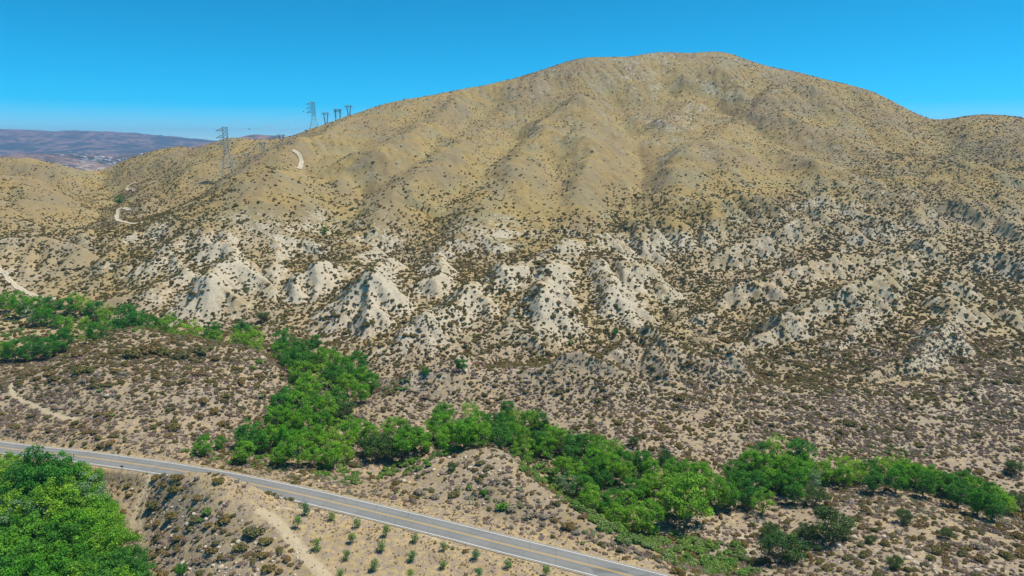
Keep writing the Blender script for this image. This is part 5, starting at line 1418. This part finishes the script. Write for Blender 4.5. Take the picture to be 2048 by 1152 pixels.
# ------------------------------------------------------------------ road sign, marker post, yuccas
p = hit(245, 944)
sg = tag(link("road_sign", None, None, tuple(p), .35), "small road sign on a thin post at the near road edge, seen from behind", "road sign")
gm = NT("galvanised_post", .6); M_post = gm.col((.22, .22, .21)); bk = NT("sign_back", .6); M_back = bk.col((.09, .10, .13))
V, F = join([tube([(0, 0, -.3), (0, 0, 2.3)], [.05, .05], 6)]); link("post", mesh_np("post", V, F, False, None, [M_post]), sg)
dv = [(-.55, .07, 1.95), (0, .07, 1.4), (.55, .07, 1.95), (0, .07, 2.5)]; V = dv + [(x, .03, z) for x, y, z in dv]
link("sign_panel", mesh_np("sign_panel", V, [(0, 1, 2, 3), (7, 6, 5, 4), (0, 4, 5, 1), (1, 5, 6, 2), (2, 6, 7, 3), (3, 7, 4, 0)], False, None, [M_back]), sg)
for u, v, lab in [(293, 947, "thin marker post at the near road edge beside the foot track"), (169, 929, "short dark marker post at the near road edge above the lower grove")]:
    p = hit(u, v); V, F = tube([(0, 0, -.2), (0, 0, 1.1)], [.06, .05], 6)
    tag(link("marker_post", mesh_np("marker_post", V, F, False, None, [M_post]), None, tuple(p)), lab, "post", "marker posts along the road")
ys = NT("pale_yucca_stalk", .8); M_stalk = ys.col((.62, .54, .38)); yl = NT("yucca_leaves", .7); M_yl = yl.col((.22, .24, .15))
for u, v, h_, lab in [(939, 1009, 3.7, "taller of two dead yucca stalks among grey brush by the road"), (946, 1009, 3.2, "shorter of two dead yucca stalks among grey brush by the road")]:
    p = hit(u, v); t = tag(link("yucca", None, None, tuple(p)), lab, "yucca", "dead yucca stalks by the road")
    V, F = tube([(0, 0, -.1), (.02, 0, h_ * .6), (.05, 0, h_)], [.10, .08, .03], 6); link("stalk", mesh_np("stalk", V, F, True, None, [M_stalk]), t)
    rr_y = np.random.default_rng(int(u)); n = 90
    zz_ = rr_y.uniform(h_ * .45, h_, n); aa_ = rr_y.uniform(0, 6.28, n); rad2 = .26 * (1 - (zz_ / h_ - .5) * 1.2)
    C = np.stack([np.cos(aa_) * rad2, np.sin(aa_) * rad2, zz_], -1)
    V, F = quads(C, rr_y.normal(size=(n, 3)), np.full(n, .22), rr_y, .7); link("flower_head", mesh_np("flower_head", V, F, False, None, [M_stalk]), t)
    V = []; F = []
    for i in range(26):
        a2 = i * 2.4; l2 = rr_y.uniform(.5, .8); e2 = rr_y.uniform(.25, 1.2); c2, s2 = math.cos(a2), math.sin(a2)
        V += [(-s2 * .04, c2 * .04, 0), (s2 * .04, -c2 * .04, 0), (c2 * l2 * math.cos(e2), s2 * l2 * math.cos(e2), l2 * math.sin(e2))]; F.append((3 * i, 3 * i + 1, 3 * i + 2))
    link("leaf_rosette", mesh_np("leaf_rosette", V, F, False, None, [M_yl]), t)
# fallen dead branches on the right flat
for u, v, w, lab in [(1500, 885, 16, "grey fallen dead branch on the flat behind the far right grove"), (1770, 965, 9, "pale fallen log in front of the creek trees at the right")]:
    p = hit(u, v); s2 = w / FPX * math.hypot(p[0], p[1]); parts = [tube([(-s2, .3, .3), (0, 0, .5), (s2, -.3, .25)], [.16, .13, .06], 6)]
    for i in range(6): parts.append(tube([(s2 * (-.6 + .25 * i), 0, .4), (s2 * (-.5 + .3 * i), (-1) ** i * 1.1, .9)], [.07, .02], 5))
    V, F = join(parts); tag(link("dead_branch", mesh_np("dead_branch", V, F, True, None, [M_bark]), None, tuple(p), .3), lab, "branch")

# ------------------------------------------------------------------ houses in the far valley, masts on the far crest
hw = NT("pale_house_wall", .8); M_hw = hw.col(hw.mix(rand_inst(hw), (.78, .74, .68), (.62, .52, .44))); hr = NT("house_roof", .8); M_hr = hr.col(hr.mix(rand_inst(hr), (.50, .40, .36), (.66, .64, .62)))
def house_meshes(a_, b2, h_, rf):
    V = [(x, y, z) for z in (-2, h_) for x, y in ((-a_, -b2), (a_, -b2), (a_, b2), (-a_, b2))]
    w_ = mesh_np("wall", V, [(0, 1, 5, 4), (1, 2, 6, 5), (2, 3, 7, 6), (3, 0, 4, 7)], False, None, [M_hw])
    e = 1.0; V = [(-a_ - e, -b2 - e, h_ - .1), (a_ + e, -b2 - e, h_ - .1), (a_ + e, b2 + e, h_ - .1), (-a_ - e, b2 + e, h_ - .1), (-a_ - e, 0, h_ + rf), (a_ + e, 0, h_ + rf)]
    return w_, mesh_np("roof", V, [(0, 1, 5, 4), (2, 3, 4, 5), (1, 2, 5), (3, 0, 4), (3, 2, 1, 0)], False, None, [M_hr])
HM = [house_meshes(12, 8, 5, 4), house_meshes(9, 7, 6, 3.5), house_meshes(20, 11, 6, 3)]
rh = np.random.default_rng(33)
HS = [(rh.normal(c0, s0), rh.normal(c1, s1)) for c0, c1, s0, s1, n in [(185, 320, 14, 5, 14), (210, 315, 14, 3, 10), (240, 326, 22, 4, 16), (268, 319, 12, 3, 10), (292, 313, 18, 2.5, 8), (150, 312, 16, 4, 6)] for _ in range(n)]
def far_hit(u, v):
    rv = ray(u, v)
    for Yq in np.linspace(3500, 10500, 700):
        t = Yq / rv[1]
        if rv[2] * t + CAM_Z <= far_ground(rv[0] * t, Yq): return rv[0] * t, Yq
    return None
HLAB = named([("tiny pale house in the hazy far valley", u, v, 1) for u, v in HS])
for i, (u, v) in enumerate(HS):
    q = far_hit(u, v)
    if q is None: continue
    w_, rf = HM[i % 3]
    t = tag(link("house", None, None, (q[0], q[1], far_ground(*q)), rh.uniform(0, 3.1)), HLAB[i], "house", "tiny houses scattered in the far valley")
    link("wall", w_, t); link("roof", rf, t)
fpnt = []
for u0, v0, su, sv, n in [(215, 325, 35, 7, 260), (270, 318, 30, 6, 160), (160, 315, 30, 6, 120), (240, 334, 18, 3, 60)]:
    for _ in range(n):
        q = far_hit(rh.normal(u0, su), rh.normal(v0, sv))
        if q is not None and 5500 < q[1] < 9800: fpnt.append((q[0], q[1], far_ground(*q) - 1))
scatter("distant_trees", np.array(fpnt), rh.uniform(7, 18, len(fpnt)), SHRUBS["chapfar"][:2], "dark trees dotted through the hazy far valley", 950)
for i, (u, h_) in enumerate([(153, 26), (182, 34), (196, 24)]):
    p = at_Y(u, 264.5, 11450); gz = far_ground(p[0], p[1])
    V, F = join([tube([(0, 0, -5), (0, 0, h_)], [1.6, .9], 5), tube([(-3, 0, h_ * .8), (3, 0, h_ * .8)], [.8, .8], 4)])
    tag(link("radio_mast", mesh_np("radio_mast", V, F, False, None, [M_steel]), None, (p[0], p[1], gz)), ["left", "middle", "right"][i] + " tiny radio mast on the crest of the far blue mountain", "mast", "radio masts on the far mountain crest")
